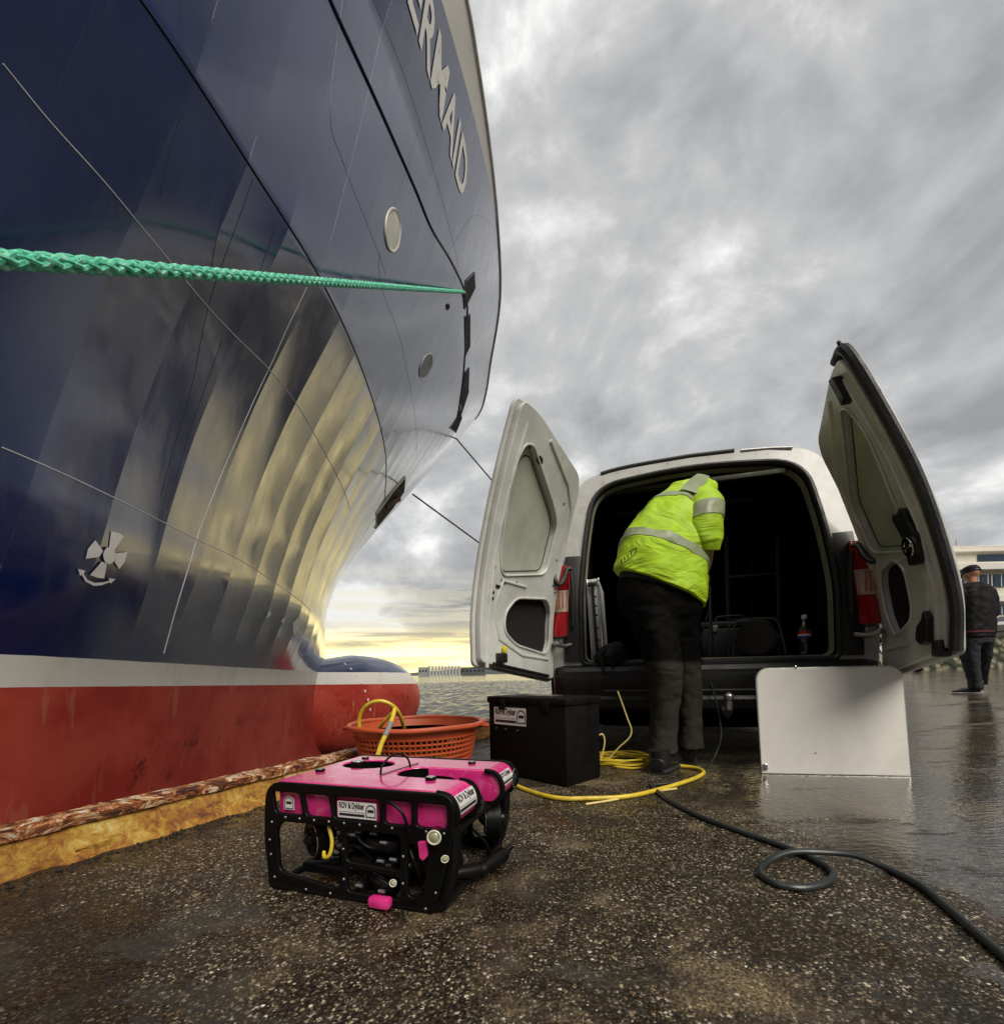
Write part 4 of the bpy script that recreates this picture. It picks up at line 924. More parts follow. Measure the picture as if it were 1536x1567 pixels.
M_yel = cable_fn((.68, .50, .035)); M_blk = cable_fn((.020, .026, .026)); M_yelt = mat('pale_yellow_cord', (.72, .58, .22), .5)
tt = thing('coiled_tether', 'yellow tether coiled in the red basket with one loop standing up over its rim', 'cable', (bcx, bcy, .02))
pts = []
random.seed(5)
for i in range(150):
    a = i * .42; r = .17 + .04 * math.sin(i * .37) + .012 * math.sin(i * 1.9); pts.append((bcx + r * math.cos(a), bcy + r * math.sin(a), .03 + .135 * i / 150 + .006 * math.sin(i * 1.3)))
MB().tube(catmull(pts, 4), .0085, 8).build('coil', M_yel, tt)
lp = [P(552, 1122, 2.22), P(550, 1100, 2.2), P(562, 1079, 2.18), P(583, 1073, 2.18), P(603, 1082, 2.2), P(614, 1100, 2.26), P(620, 1125, 2.35), P(622, 1150, 2.4)]
lp[0].z -= .04
MB().tube(catmull(lp, 8), .0095, 10).build('standing_loop', M_yel, tt)
MB().tube(catmull([P(606, 1086, 2.20), P(598, 1093, 2.21), P(585, 1108, 2.24), P(575, 1122, 2.3), P(560, 1135, 2.35)], 6), .0085, 8).build('standing_loop', M_yel, tt)
tl = [P(604, 1085, 2.19), P(600, 1100, 2.14), P(592, 1120, 2.02), P(583, 1140, 1.92), P(578, 1156, 1.85), P(572, 1163, 1.75)]
tl[4].z += 0
MB().tube(catmull(tl, 8), .0105, 10).build('hanging_end', M_yel, tt)
MB().tube([P(598, 1107, 2.085), P(589, 1127, 1.975)], .0125, 10).build('tape_wrap', mat('silver_tape', (.35, .35, .33), .35, .4), tt)

# ------------------------------------------------------------------ cables on the ground
def gpath(pts, r, lift=0): return [G(x, y, gz(*G(x, y)[:2]) + r + lift) for x, y in pts]
yc = thing('tether_cable', 'yellow tether cable lying on wet ground from the underwater robot to the van', 'cable', tuple(G(850, 1222)))
MB().tube(catmull(gpath([(770, 1190), (800, 1207), (850, 1221), (900, 1222), (960, 1219), (1010, 1208), (1050, 1196), (1070, 1188), (1076, 1181), (1062, 1175), (1030, 1172), (990, 1172)], .010), 8), .0095, 10).build('cable_run', M_yel, yc)
MB().tube(catmull(gpath([(896, 1231), (940, 1224), (985, 1214), (1035, 1207)], .005), 8), .0045, 8).build('thin_tail', M_yelt, yc)
co = thing('cable_coil', 'loose coil of thin yellow cable heaped beside the black crate near the boots', 'cable', tuple(G(945, 1172)))
c0 = G(950, 1168); pts = []
for i in range(110):
    a = i * .45 + .2 * math.sin(i * .7); r = 1 + .16 * math.sin(i * .31) + .05 * math.sin(i * 2.1)
    pts.append(c0 + Vector((.155 * r * math.cos(a) + .02 * math.sin(i * .11), .135 * r * math.sin(a) + .03 * math.sin(i * .17), .006 + .00035 * i + .004 * math.sin(i * 1.7))))
MB().tube(catmull(pts, 5), .0045, 6).build('turns', M_yel, co)
MB().tube(catmull([G(916, 1160, .01), P(909, 1140, 2.5), P(915, 1127, 2.5), P(922, 1124, 2.5), P(925, 1135, 2.5), P(922, 1152, 2.5), G(918, 1166, .02)], 6), .0045, 8).build('raised_turn', M_yelt, co)
MB().tube(catmull([P(945, 1058, 2.47), P(953, 1080, 2.47), P(960, 1100, 2.45), P(966, 1117, 2.44), P(962, 1130, 2.44), P(945, 1146, 2.46), G(928, 1166, .02)], 6), .0042, 8).build('feed_line', M_yelt, co)
hs = thing('hose', 'black hose with one loop snaking over the wet ground to the lower right', 'hose', tuple(G(1200, 1330)))
hp_ = [(996, 1199), (1015, 1220), (1060, 1245), (1130, 1272), (1200, 1296), (1250, 1318), (1274, 1337), (1262, 1352), (1225, 1359), (1185, 1352), (1163, 1336), (1172, 1321), (1205, 1312), (1255, 1311), (1310, 1317), (1360, 1331), (1410, 1357), (1450, 1390), (1490, 1425), (1536, 1464), (1600, 1520)]
hg = gpath(hp_, .0085); 
for i in (12, 13, 14): hg[i].z += .012
MB().tube(catmull(hg, 8), .0085, 10).build('hose_run', M_blk, hs)
pc = thing('power_cable', 'thin black cable hanging from the van sill down to the ground behind the boots', 'cable', tuple(G(1070, 1188)))
MB().tube(catmull([P(1076, 1008, 2.62), P(1082, 1030, 2.56), P(1092, 1060, 2.52), P(1101, 1100, 2.47), P(1103, 1130, 2.42), P(1092, 1160, 2.38), G(1072, 1186, .006), G(1040, 1196, .006), G(1000, 1201, .006)], 8), .0042, 8).build('cable_run', M_blk, pc)

# ------------------------------------------------------------------ the underwater robot
RZ = R(-18.5); ro_ = Vector((-.572, 1.118, 0)); rm = Matrix.Translation(ro_) @ Matrix.Rotation(RZ, 4, 'Z'); rmi = rm.inverted()
rov = thing('underwater_robot', 'pink topped underwater robot with black frame, stickers and thrusters on the wet quay', 'underwater robot', tuple(ro_), RZ)
def RL(px, py, z): return rmi @ G(px, py, z)
def pink_fn(t, b, oc):
    n = t.noise(t.scale(oc, (3, 40, 3)), 2.0, 7, .7); w_ = t.noise(oc, 30, 7, .65, .8)
    c = t.mix(t.mr(n, .35, .7), (.68, .024, .20), (.80, .055, .30))
    c = t.mix(t.math('MULTIPLY', t.mr(w_, .54, .66), .30), c, (.75, .34, .42))
    t.put(b.inputs['Base Color'], c); t.put(b.inputs['Roughness'], t.mr(w_, .35, .6, .10, .32))
    b.inputs['Coat Weight'].default_value = .8; b.inputs['Coat Roughness'].default_value = .06
    t.put(b.inputs['Normal'], t.node('ShaderNodeBump', {'Strength': .25, 'Distance': .002, 'Height': t.noise(oc, 60, 4)}))
M_pink = mat('pink_foam_paint', (.6, .03, .2), .2, fn=pink_fn)
M_frame = mat('black_robot_frame', (.004, .004, .004), .36, bump=.1, bscale=120, spec=.18); M_bolt = mat('bolt_steel', (.32, .33, .34), .3, .8)
M_tube = mat('anodised_black', (.008, .008, .009), .28, .2)
L, Wd, Hh = .490, .375, .264
out = rpoly([(-.004, .012), (L, .012), (L, .128), (.270, .130), (.240, .187), (.270, .244), (L + .024, .246), (L + .024, Wd - .012), (-.004, Wd - .012)], [.02, .02, .012, .05, .06, .05, .012, .02, .02], 5)
vs, fs = plate([out, ellp(.105, .245, .078, .058)[::-1]], .086, .005, 2)
RF = .043
def fl_map(v):
    Lx = L + .024 if v.y > .187 else L; t = max(0, (v.x - (Lx - RF)) / RF); return Vector((v.x, v.y, Hh - .044 + v.z * math.sqrt(max(.0004, 1 - min(1, t) ** 2))))
MB()._add(*mapped(vs, fs, fl_map, [q0 - RF + RF * math.sin(R(a)) for q0 in (L, L + .024) for a in range(0, 88, 7)], 0)).build('float_block', M_pink, rov, local=True, ang=50)
for k_, (ex, ey, erx, ery) in enumerate(((.105, .245, .0765, .0565),)):
    MB().grid([[Vector((ex + erx * math.cos(a), ey + ery * math.sin(a), z)) for a in [2 * math.pi * k / 40 for k in range(40)]] for z in (Hh - .004, Hh - .09)], closed=True).build('duct_liner', M_frame, rov, local=True)
no_ = [p for p in out if p[0] < L + .01 and .127 < p[1] < .2465 and p[0] > .2]
MB().grid([[Vector((x + .002, .186 + (y - .186) * .975, z)) for x, y in no_] for z in (Hh - .004, Hh - .09)]).build('duct_liner', M_frame, rov, local=True)
MB().box((.36, .187, Hh - .088), (.23, .11, .004)).build('duct_floor', M_frame, rov, local=True)
for (x, y) in ((.105, .245), (.34, .186)):
    g = Matrix.Translation((x, y, Hh - .075))
    tb = MB().lathe([(.064, -.02), (.064, .05), (.058, .052), (.056, -.02)], 30, g).build('thruster', M_frame, rov, local=True)
    MB().lathe([(.004, -.02), (.018, -.015), (.020, .02), (.006, .035)], 16, g).build('hub', M_tube, tb, local=True)
    for k in range(3):
        M_ = g @ Matrix.Rotation(R(120 * k + 20), 4, 'Z') @ Matrix.Translation((.036, 0, .01)) @ Matrix.Rotation(R(35), 4, 'X'); MB().box((0, 0, 0), (.036, .022, .0025), M=M_, bev=.001).build('blade', M_tube, tb, local=True)
def side_plate(y0):
    O = rpoly([(-.016, .0), (L - .052, .0), (L - .030, .07), (L - .002, .17), (L + .006, Hh), (-.018, Hh), (-.028, .16), (-.020, .08)], [.012, .012, .05, .05, .062, .062, .05, .04], 6)
    h = []
    zt, zb = .240, .188
    for x0, x1, a, b in ((.000, .082, 0, .010), (.094, .168, .012, .010), (.184, .306, .012, .0), (.320, .388, -.002, .0), (.400, .474, -.006, 0)):
        h.append(rpoly([(x0 + b, zb), (x1 + b, zb), (x1, zt), (x0, zt)], .010, 3)[::-1])
    h.append(rpoly([(.018, .045), (.188, .024), (.202, .050), (.202, .155), (.185, .168), (.03, .168), (.012, .145)], .02, 4)[::-1])
    h.append(rpoly([(.216, .092), (.356, .086), (.360, .164), (.216, .166)], .012, 4)[::-1])
    h.append(rpoly([(.216, .022), (.356, .022), (.356, .070), (.216, .078)], .012, 4)[::-1])
    h.append(rpoly([(.375, .030), (.412, .035), (.428, .140), (.375, .150)], .015, 4)[::-1])
    vs, fs = plate([O] + h, .013, .004)
    P_ = MB()._add([Vector((v.x, v.z + y0, v.y)) for v in vs], fs).build('side_plate', M_frame, rov, local=True, ang=40)
    return P_
sp1 = side_plate(0.0); sp2 = side_plate(Wd)
for k in range(12):
    x = .0 + k * .0425
    MB().ell((x, -.0075, .180 if k else .165), (.0034, .0022, .0034), n=8, m=6).build('bolt', M_bolt, sp1, local=True)
for (x, z) in ((-.008, .12), (-.005, .085), (.005, .03), (.10, .012), (.17, .012), (.209, .12), (.367, .12), (.365, .06), (.209, .05), (.42, .012), (.445, .05)):
    MB().ell((x, -.0075, z), (.0034, .0022, .0034), n=8, m=6).build('bolt', M_bolt, sp1, local=True)
# skids, cross bars, end hoops
for y in (0.002, Wd): MB().tube(catmull([(-.01, y, .012), (.1, y, .008), (.38, y, .008), (.44, y, .014), (.45, y, .03)], 5), .0095, 8).build('skid', M_frame, rov, local=True)
for x, z in ((.02, .02), (.24, .02), (.46, .02), (.47, .165), (-.01, .165)): MB().tube([(x, 0, z), (x, Wd, z)], .009, 8).build('cross_bar', M_frame, rov, local=True)
for y in (.012, Wd - .01):
    MB().tube(catmull([(L - .006, y, .19), (L - .010, y, .12), (L - .022, y, .06), (L - .04, y, .015)], 5), .015, 10).build('leg', M_frame, rov, local=True)
    MB().tube(catmull([(-.022, y, .19), (-.026, y, .12), (-.018, y, .05), (-.008, y, .012)], 5), .013, 10).build('leg', M_frame, rov, local=True)
# end cap rims around the lobes
for y0, y1 in ((.008, .132), (.242, Wd - .008)):
    for y in (y0, y1):
        o_ = .024 if y > .187 else 0
        MB().tube(catmull([(L - .045 + o_, y, Hh - .002), (L - .015 + o_, y, Hh - .008), (L + .002 + o_, y, Hh - .032), (L + .002 + o_, y, Hh - .060), (L - .018 + o_, y, Hh - .086)], 5), .0065, 8).build('edge_rim', M_frame, rov, local=True)
# pressure housings
def housing(a, b, r, name='pressure_housing', m=None):
    a = Vector(a); b = Vector(b); d = (b - a).normalized(); H_ = MB().tube([a, a + d * .004, b - d * .004, b], [r * .92, r, r, r * .92], 24).build(name, m or M_tube, rov, local=True)
    for k in (.08, .92):
        p = a.lerp(b, k); MB().tube([p - d * .006, p + d * .006], r * 1.08, 24).build('clamp_ring', M_frame, H_, local=True)
    return H_
housing((.09, .19, .118), (.40, .19, .118), .047); housing((.16, .09, .060), (.34, .09, .060), .036); housing((.14, .285, .062), (.38, .285, .062), .040)
housing((.255, .035, .125), (.335, .035, .125), .020, 'sensor_tube'); housing((.27, .030, .048), (.33, .020, .030), .018, 'sensor_tube')
MB().box((.20, .06, .135), (.06, .05, .05), bev=.008).build('valve_pack', M_tube, rov, local=True)
MB().box((.10, .12, .035), (.13, .14, .028), bev=.006).build('battery_pack', M_tube, rov, local=True)
for (x, y, z) in ((.19, .015, .152), (.225, .012, .150), (.24, .015, .158), (.31, .012, .140), (.335, .01, .105), (.30, .012, .097), (.285, .01, .16), (.22, .01, .075), (.25, .0, .04), (.31, .0, .035)):
    MB().cyl((x - .008, y - .006, z), (x + .008, y - .006, z), .0042, 10).build('fitting', M_bolt, rov, local=True)
def thr(c, yaw, r=.046, nm='thruster'):
    M_ = Matrix.Translation(c) @ Matrix.Rotation(R(yaw), 4, 'Z')
    T_ = MB().lathe([(r, -.020), (r + .005, -.018), (r + .005, .018), (r, .020), (r - .004, .018), (r - .004, -.018)], 32, M_, 'X').build(nm, M_frame, rov, local=True)
    MB().lathe([(.004, -.04), (.016, -.03), (.018, .03), (.006, .045)], 16, M_, 'X').build('hub', M_tube, T_, local=True)
    for k in range(4):
        A = M_ @ Matrix.Rotation(R(90 * k + 25), 4, 'X') @ Matrix.Translation((0, 0, r * .55)) @ Matrix.Rotation(R(38), 4, 'Z'); MB().box((0, 0, 0), (.022, .003, r * .8), M=A, bev=.001).build('blade', M_tube, T_, local=True)
    for rr in (r * .62, r * .95):
        MB().tube([M_ @ Vector((-.022, rr * math.cos(a), rr * math.sin(a))) for a in [2 * math.pi * k / 28 for k in range(28)]], .0016, 6, closed=True).build('guard_ring', M_bolt if rr > r * .9 else M_frame, T_, local=True)
thr((.085, .060, .112), 62); thr((.415, .075, .112), 118); thr((.085, .315, .112), -62); thr((L - .025, .305, .115), 25, .05)
# lamps
def lamp(c, d, r, ring=True):
    c = Vector(c); d = Vector(d).normalized()
    Lm = MB().tube([c - d * .035, c - d * .03, c], [r * .8, r, r], 20).build('lamp', M_tube, rov, local=True)
    q_ = d.to_track_quat('Z', 'Y').to_matrix().to_4x4(); M_ = Matrix.Translation(c) @ q_
    if ring: MB().tube([M_ @ Vector((r * .9 * math.cos(a), r * .9 * math.sin(a), .002)) for a in [2 * math.pi * k / 24 for k in range(24)]], r * .14, 6, closed=True).build('lamp_ring', mat('pale_ring', (.70, .70, .55), .3), Lm, local=True)
    MB().lathe([(r * .78, .0), (r * .6, .003), (.001, .005)], 16, M_).build('lens', mat('lamp_lens', (.35, .36, .22), .08, coat=1), Lm, local=True)
lamp((.452, -.022, .176), (.25, -1, .05), .0155); lamp((.470, -.010, .128), (.6, -1, -.1), .0085); lamp((.345, -.014, .062), (.3, -1, .2), .0080); lamp((.208, .0, .105), (0, -1, 0), .006, False)
# pink bits on the frame
vs, fs = plate([rpoly([(-.009, .018), (.011, .020), (.013, -.012), (.004, -.022), (-.006, -.018)], .003, 2)], .01, .002); MB()._add([Vector((v.x + .418, v.z - .012, v.y + .142)) for v in vs], fs).build('pink_tab', M_pink, rov, local=True)
pb = rmi @ G(568, 1397, .014)
MB().box((pb.x - .004, -.0175, .017), (.052, .024, .024), bev=.006).build('pink_bumper', M_pink, rov, local=True)
# top fittings
for (px, py, r, h) in ((490, 1180, .0125, .007), (548, 1170, .021, .011), (559, 1161, .011, .006), (659, 1193, .0135, .008), (722, 1168, .011, .006)):
    p = RL(px, py, Hh); cp_ = MB().lathe([(r, 0), (r, h), (r * .94, h + .001)], 24, Matrix.Translation((p.x, p.y, Hh - .002))).build('top_cap', M_frame, rov, local=True)
    MB().lathe([(r * .84, h), (r * .80, h + .0015)], 24, Matrix.Translation((p.x, p.y, Hh - .002))).build('cap_disc', mat('cap_metal', (.45, .45, .43), .3, .7), cp_, local=True)
a = RL(582, 1186, Hh); b = RL(628, 1174, Hh); mid = (a + b) / 2
MB().tube(catmull([a, a.lerp(b, .06) + Vector((0, 0, .022)), a.lerp(b, .3) + Vector((0, 0, .040)), a.lerp(b, .6) + Vector((0, 0, .043)), a.lerp(b, .9) + Vector((0, 0, .026)), b], 6), .0028, 8).build('lift_loop', M_frame, rov, local=True)
MB().tube([RL(582, 1186, Hh + .001), RL(640, 1168, Hh + .001)], .0014, 6).build('top_seam', M_frame, rov, local=True)
# arm with claw
ar = [Vector((L - .05, .10, .045)), Vector((L + .0, .15, .040)), Vector((L + .03, .22, .052)), rmi @ P(757, 1318, 1.24), rmi @ P(768, 1306, 1.25)]
A_m = MB().tube(ar, [.016, .018, .019, .015, .012], 14).build('manipulator_arm', M_frame, rov, local=True)
for k, (e1, e2) in enumerate((((778, 1298), (791, 1284)), ((776, 1306), (786, 1296)))):
    MB().tube([ar[-1], rmi @ P(*e1, 1.255), rmi @ P(*e2, 1.27)], [.006, .0055, .002], 8).build('claw', M_frame, A_m, local=True)
for k in (1, 2, 3): MB().tube([ar[k] - (ar[k] - ar[k - 1]).normalized() * .006, ar[k] + (ar[k] - ar[k - 1]).normalized() * .006], .0215 - .002 * k, 16).build('arm_collar', M_bolt if k == 3 else M_frame, A_m, local=True)
# right end: domed lamp on far lobe, camera dome in the notch, hoses
dm = MB().lathe([(.030, 0), (.034, .006), (.032, .016), (.026, .020)], 28, Matrix.Translation((L - .012, .345, Hh - .046)), 'X').build('end_camera', M_frame, rov, local=True)
MB().ell((L + .018, .362, Hh - .046), (.012, .023, .023), n=20).build('dome', M_glass, dm, local=True)
MB().tube([(L + .024, .362 + .026 * math.cos(a), Hh - .046 + .026 * math.sin(a)) for a in [2 * math.pi * k / 24 for k in range(24)]], .0025, 6, closed=True).build('dome_ring', M_bolt, dm, local=True)
cmx = MB().tube([(.35, .187, .19), (.46, .187, .19)], [.040, .036], 24).build('camera_housing', M_frame, rov, local=True)
MB().ell((.462, .187, .19), (.022, .032, .032), n=20).build('dome', M_glass, cmx, local=True)
random.seed(11)
for k in range(9):
    x, y = random.uniform(.40, .46), random.uniform(.15, .225); MB().ell((x, y, .228 + random.uniform(-.01, .006)), .0035, n=8, m=6).build('fitting', M_bolt, cmx, local=True)
MB().box((.42, .187, .222), (.07, .06, .01), bev=.003).build('junction_plate', M_tube, cmx, local=True)
for hp2, m_, r in (([(.155, .01, .165), (.168, .005, .13), (.165, .0, .10), (.150, .0, .092), (.140, .01, .10)], M_yel, .0045), ([(.31, .0, .21), (.32, -.010, .235), (.345, -.014, .238), (.372, -.012, .215), (.385, -.008, .17)], M_frame, .0035),
                   ([(.22, .02, .16), (.25, .01, .13), (.29, .02, .12), (.36, .03, .15)], M_frame, .004), ([(.36, .02, .15), (.39, .0, .11), (.40, .02, .05)], M_frame, .004), ([(.06, .1, .16), (.12, .07, .09), (.2, .1, .05)], M_frame, .004), ([(.48, .12, .15), (.50, .16, .10), (.49, .2, .05)], M_frame, .004)):
    MB().tube(catmull([Vector(p) for p in hp2], 6), r, 8).build('hydraulic_hose', m_, rov, local=True)
random.seed(21)
for k in range(16):
    x = random.uniform(.03, .42); y = random.uniform(.03, .14); z = random.uniform(.04, .16); pp_ = [Vector((x, y, z))]
    for j in range(4): pp_.append(pp_[-1] + Vector((random.uniform(-.05, .06), random.uniform(-.03, .03), random.uniform(-.045, .04))))
    for p_ in pp_: p_.z = max(.02, min(.17, p_.z)); p_.y = max(.022, min(.30, p_.y)); p_.x = max(.01, min(.43, p_.x))
    MB().tube(catmull(pp_, 6), random.choice((.003, .004, .0055)), 8).build('hydraulic_hose', random.choice((M_frame, M_tube)), rov, local=True)
for k in range(14):
    x = random.uniform(.04, .42); y = random.uniform(.02, .06); z = random.uniform(.03, .16)
    MB().cyl((x - .007, y - .004, z), (x + .007, y - .004, z + .002), random.uniform(.003, .006), 10).build('fitting', random.choice((M_bolt, M_frm, M_tube)), rov, local=True)
MB().box((.30, .075, .125), (.10, .05, .055), bev=.008).build('valve_pack', M_tube, rov, local=True); MB().box((.42, .10, .05), (.05, .10, .06), bev=.008).build('valve_pack', M_tube, rov, local=True)
# stickers
sticker(rov, FM(.244, -.0008, .2105), .105, .038)
def endwarp(yc, phi):
    def g(v): a = R(phi) + v.y / RF; k = RF + .0012 + v.z; return Vector(((L if yc < .187 else L + .024) - RF + k * math.cos(a), yc + v.x, Hh - .044 + k * math.sin(a)))
    return g
sticker(rov, None, .100, .044, False, endwarp(.075, 16)); sticker(rov, None, .085, .036, False, endwarp(.297, 22))
badge(rov, FM(.042, .006, .211), .032, True)

# ------------------------------------------------------------------ people
M_skin = mat('skin', (.42, .20, .12), .5); M_hair = mat('dark_hair', (.02, .014, .01), .7)
def hv_fn(t, b, oc):
    n = t.noise(oc, 9, 7, .6, .6)
    t.put(b.inputs['Base Color'], t.mix(t.mr(n, .3, .7), (.33, .54, .010), (.45, .70, .018))); b.inputs['Roughness'].default_value = .7
    w_ = t.noise(t.scale(oc, (4, 4, 9)), 1.2, 3, .5, 1.2)
    t.put(b.inputs['Normal'], t.node('ShaderNodeBump', {'Strength': .8, 'Distance': .03, 'Height': w_}))
M_hv = mat('hi_vis_fabric', (.45, .75, .01), .7, fn=hv_fn)
M_refl = mat('reflective_tape', (.26, .30, .17), .42, bump=.3, bscale=25, var=.15)
def tr_fn(t, b, oc):
    n = t.noise(oc, 5, 7, .6); t.put(b.inputs['Base Color'], t.mix(t.mr(n, .35, .75), (.0035, .0035, .0035), (.012, .011, .009))); b.inputs['Specular IOR Level'].default_value = .05
    szz = t.node('ShaderNodeSeparateXYZ', {0: oc}).outputs
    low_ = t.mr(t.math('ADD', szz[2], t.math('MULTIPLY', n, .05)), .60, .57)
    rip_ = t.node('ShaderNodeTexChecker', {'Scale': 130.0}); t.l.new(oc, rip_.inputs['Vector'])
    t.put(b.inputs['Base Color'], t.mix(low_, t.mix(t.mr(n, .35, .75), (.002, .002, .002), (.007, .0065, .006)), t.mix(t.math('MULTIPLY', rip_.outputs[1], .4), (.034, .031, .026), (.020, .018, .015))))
    t.put(b.inputs['Normal'], t.node('ShaderNodeBump', {'Strength': .9, 'Distance': .016, 'Height': t.noise(t.scale(oc, (6, 6, 10)), 1.2, 2, .4, 1.0)}))
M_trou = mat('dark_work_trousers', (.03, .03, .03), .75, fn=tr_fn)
M_shoe = mat('black_leather', (.010, .010, .010), .45, bump=.3); M_sole = mat('white_sole', (.62, .62, .60), .5); M_dsole = mat('dark_sole', (.014, .014, .014), .8)
def secs_px(rows):
    """rows: (xl, yl, xr, yr, Y, depth) -> dense sections"""
    out = []
    for i, (xl, yl, xr, yr, Y, d) in enumerate(rows):
        a = P(xl, yl, Y); b = P(xr, yr, Y); out.append(((a + b) / 2, (b - a) / 2, d))
    return out
def dense(secs, n=8):
    cs = catmull([s[0] for s in secs], n); us = catmull([s[1] for s in secs], n); ds = catmull([(s[2], 0, 0) for s in secs], n); res = []
    for i in range(len(cs)):
        ax = (cs[min(i + 1, len(cs) - 1)] - cs[max(i - 1, 0)]).normalized(); v = ax.cross(us[i]).normalized() * ds[i].x; res.append((cs[i], us[i], v))
    return res
def cloth(secs, name, m, parent, amp=.008, off=0.0, i0=0, i1=None, n=48, fr=(9, 9, 9), p=2.5, seed=0.0, cap=True):
    vs = []; fs = []; S = secs[i0:i1]
    for i, (c, u, v) in enumerate(S):
        for k in range(n):
            an = 2 * math.pi * k / n; ca, sa = math.cos(an), math.sin(an); x = math.copysign(abs(ca) ** (2 / p), ca); y = math.copysign(abs(sa) ** (2 / p), sa)
            q_ = c + u * x + v * y; d = (q_ - c).normalized()
            w_ = mn.noise(Vector((q_.x * fr[0], q_.y * fr[1], q_.z * fr[2] + seed))) + .5 * mn.noise(Vector((q_.x * fr[0] * 2.3, q_.y * fr[1] * 2, q_.z * fr[2] * 2.2 + seed)))
            vs.append(q_ + d * (amp * w_ + off))
    for i in range(len(S) - 1):
        for k in range(n): fs.append((i * n + k, i * n + (k + 1) % n, (i + 1) * n + (k + 1) % n, (i + 1) * n + k))
    if cap: fs.append(tuple(range(n))[::-1]); fs.append(tuple((len(S) - 1) * n + k for k in range(n)))
    mb = MB(); mb._add(vs, fs); return mb.build(name, m, parent, ang=0)
def hand(base, d, side, parent, s=1.0, name=None, mb=None):
    """palm and five curled fingers; d = pointing direction, side = thumb side"""
    d = Vector(d).normalized(); side = Vector(side).normalized(); nrm = d.cross(side).normalized(); base = Vector(base)
    mb.loft([(base, side * .028 * s, nrm * .018 * s), (base + d * .04 * s, side * .042 * s, nrm * .016 * s), (base + d * .085 * s, side * .040 * s, nrm * .013 * s)], 12)
    for k, (o, l) in enumerate(((.032, .070), (.011, .078), (-.011, .072), (-.031, .058))):
        p = base + d * .078 * s + side * o * s; mb.tube([p, p + d * l * .45 * s + nrm * .006 * s, p + d * l * .75 * s + nrm * .024 * s, p + d * l * .8 * s + nrm * .046 * s], [.0095 * s, .009 * s, .0085 * s, .007 * s], 8)
    p = base + d * .02 * s + side * .03 * s; mb.tube([p, p + side * .026 * s + d * .03 * s, p + side * .030 * s + d * .058 * s + nrm * .012 * s], [.012 * s, .0105 * s, .008 * s], 8)
def headmesh(mb, c, fwd, up, s=1.0):
    c = Vector(c); f = Vector(fwd).normalized(); u = Vector(up).normalized(); r = f.cross(u).normalized(); u = r.cross(f)
    T = Matrix((( r.x, f.x, u.x, c.x), (r.y, f.y, u.y, c.y), (r.z, f.z, u.z, c.z), (0, 0, 0, 1)))
    mb.ell((0, 0, .03 * s), (.076 * s, .094 * s, .095 * s), M=T); mb.ell((0, .022 * s, -.035 * s), (.058 * s, .070 * s, .080 * s), M=T)
    mb.ell((0, .10 * s, -.005 * s), (.014 * s, .022 * s, .026 * s), M=T, n=10, m=8)
    for sg in (-1, 1):
        mb.ell((sg * .078 * s, -.005 * s, 0), (.012 * s, .024 * s, .034 * s), M=T, n=10, m=8); mb.ell((sg * .030 * s, .086 * s, .020 * s), (.013 * s, .010 * s, .008 * s), M=T, n=10, m=8)
    mb.ell((0, .088 * s, -.052 * s), (.024 * s, .010 * s, .008 * s), M=T, n=10, m=8); return T

wk = thing('person', 'worker in a yellow high visibility jacket and dark trousers bending into the van', 'person', tuple(G(1022, 1180)))
jk = dense(secs_px([(943, 872, 1077, 930, 2.44, .165), (944, 862, 1077, 915, 2.44, .17), (948, 838, 1076, 890, 2.46, .175), (960, 808, 1078, 855, 2.49, .175), (980, 782, 1082, 822, 2.53, .17), (1008, 760, 1088, 792, 2.58, .15), (1034, 747, 1093, 768, 2.63, .12), (1052, 742, 1088, 752, 2.67, .07), (1062, 741, 1078, 745, 2.69, .03)]), 8)
cloth(jk, 'jacket', M_hv, wk, .020, p=2.3)
nj = len(jk)
J = bpy.data.objects['jacket']
cloth(jk, 'reflective_band', M_refl, J, .020, .003, 18, 22, p=2.3, cap=False)
cloth(jk, 'reflective_band', M_refl, J, .020, .003, 34, 37, p=2.3, cap=False)
# vertical tape from the upper band over the shoulder
vt = MB(); rws = []
for i in range(36, 49):
    c, u, v = jk[i]; row = []
    for an in (R(-112), R(-104), R(-96), R(-88)):
        ca, sa = math.cos(an), math.sin(an); q_ = c + u * math.copysign(abs(ca) ** (2 / 2.3), ca) + v * math.copysign(abs(sa) ** (2 / 2.3), sa); row.append(q_)
    rws.append(row)
def facing(row, c):  # keep the tape on the camera side of the back
    return row if row[0].y < c.y else [c * 2 - p for p in row]
rws = [[p + (p - jk[36 + i][0]).normalized() * .018 for p in facing(r, jk[36 + i][0])] for i, r in enumerate(rws)]
vt.grid(rws); vt.build('reflective_band', M_refl, J, ang=0)
sv = dense([(P(1066, 756, 2.55), Vector((.075, .02, 0)), .07), (P(1072, 772, 2.46), Vector((.094, .02, .0)), .095), (P(1077, 795, 2.41), Vector((.090, .01, 0)), .095), (P(1079, 820, 2.39), Vector((.080, .01, 0)), .09), (P(1079, 841, 2.41), Vector((.068, .01, 0)), .08)], 8)
cloth(sv, 'sleeve', M_hv, J, .014, seed=4)
cloth(sv, 'reflective_band', M_refl, J, .014, .0035, 12, 19, seed=4, cap=False)
sv2 = dense([(P(1015, 790, 2.75), Vector((.07, 0, 0)), .08), (P(1020, 830, 2.9), Vector((.065, 0, 0)), .07), (P(1040, 850, 3.0), Vector((.05, 0, 0)), .06)], 6)
cloth(sv2, 'sleeve', M_hv, J, .008, seed=9)
fr_ = dense([(P(1072, 880, 2.56), Vector((.045, .03, 0)), .03), (P(1074, 905, 2.55), Vector((.035, .03, -.01)), .025), (P(1073, 922, 2.53), Vector((.012, .01, -.01)), .012)], 5)
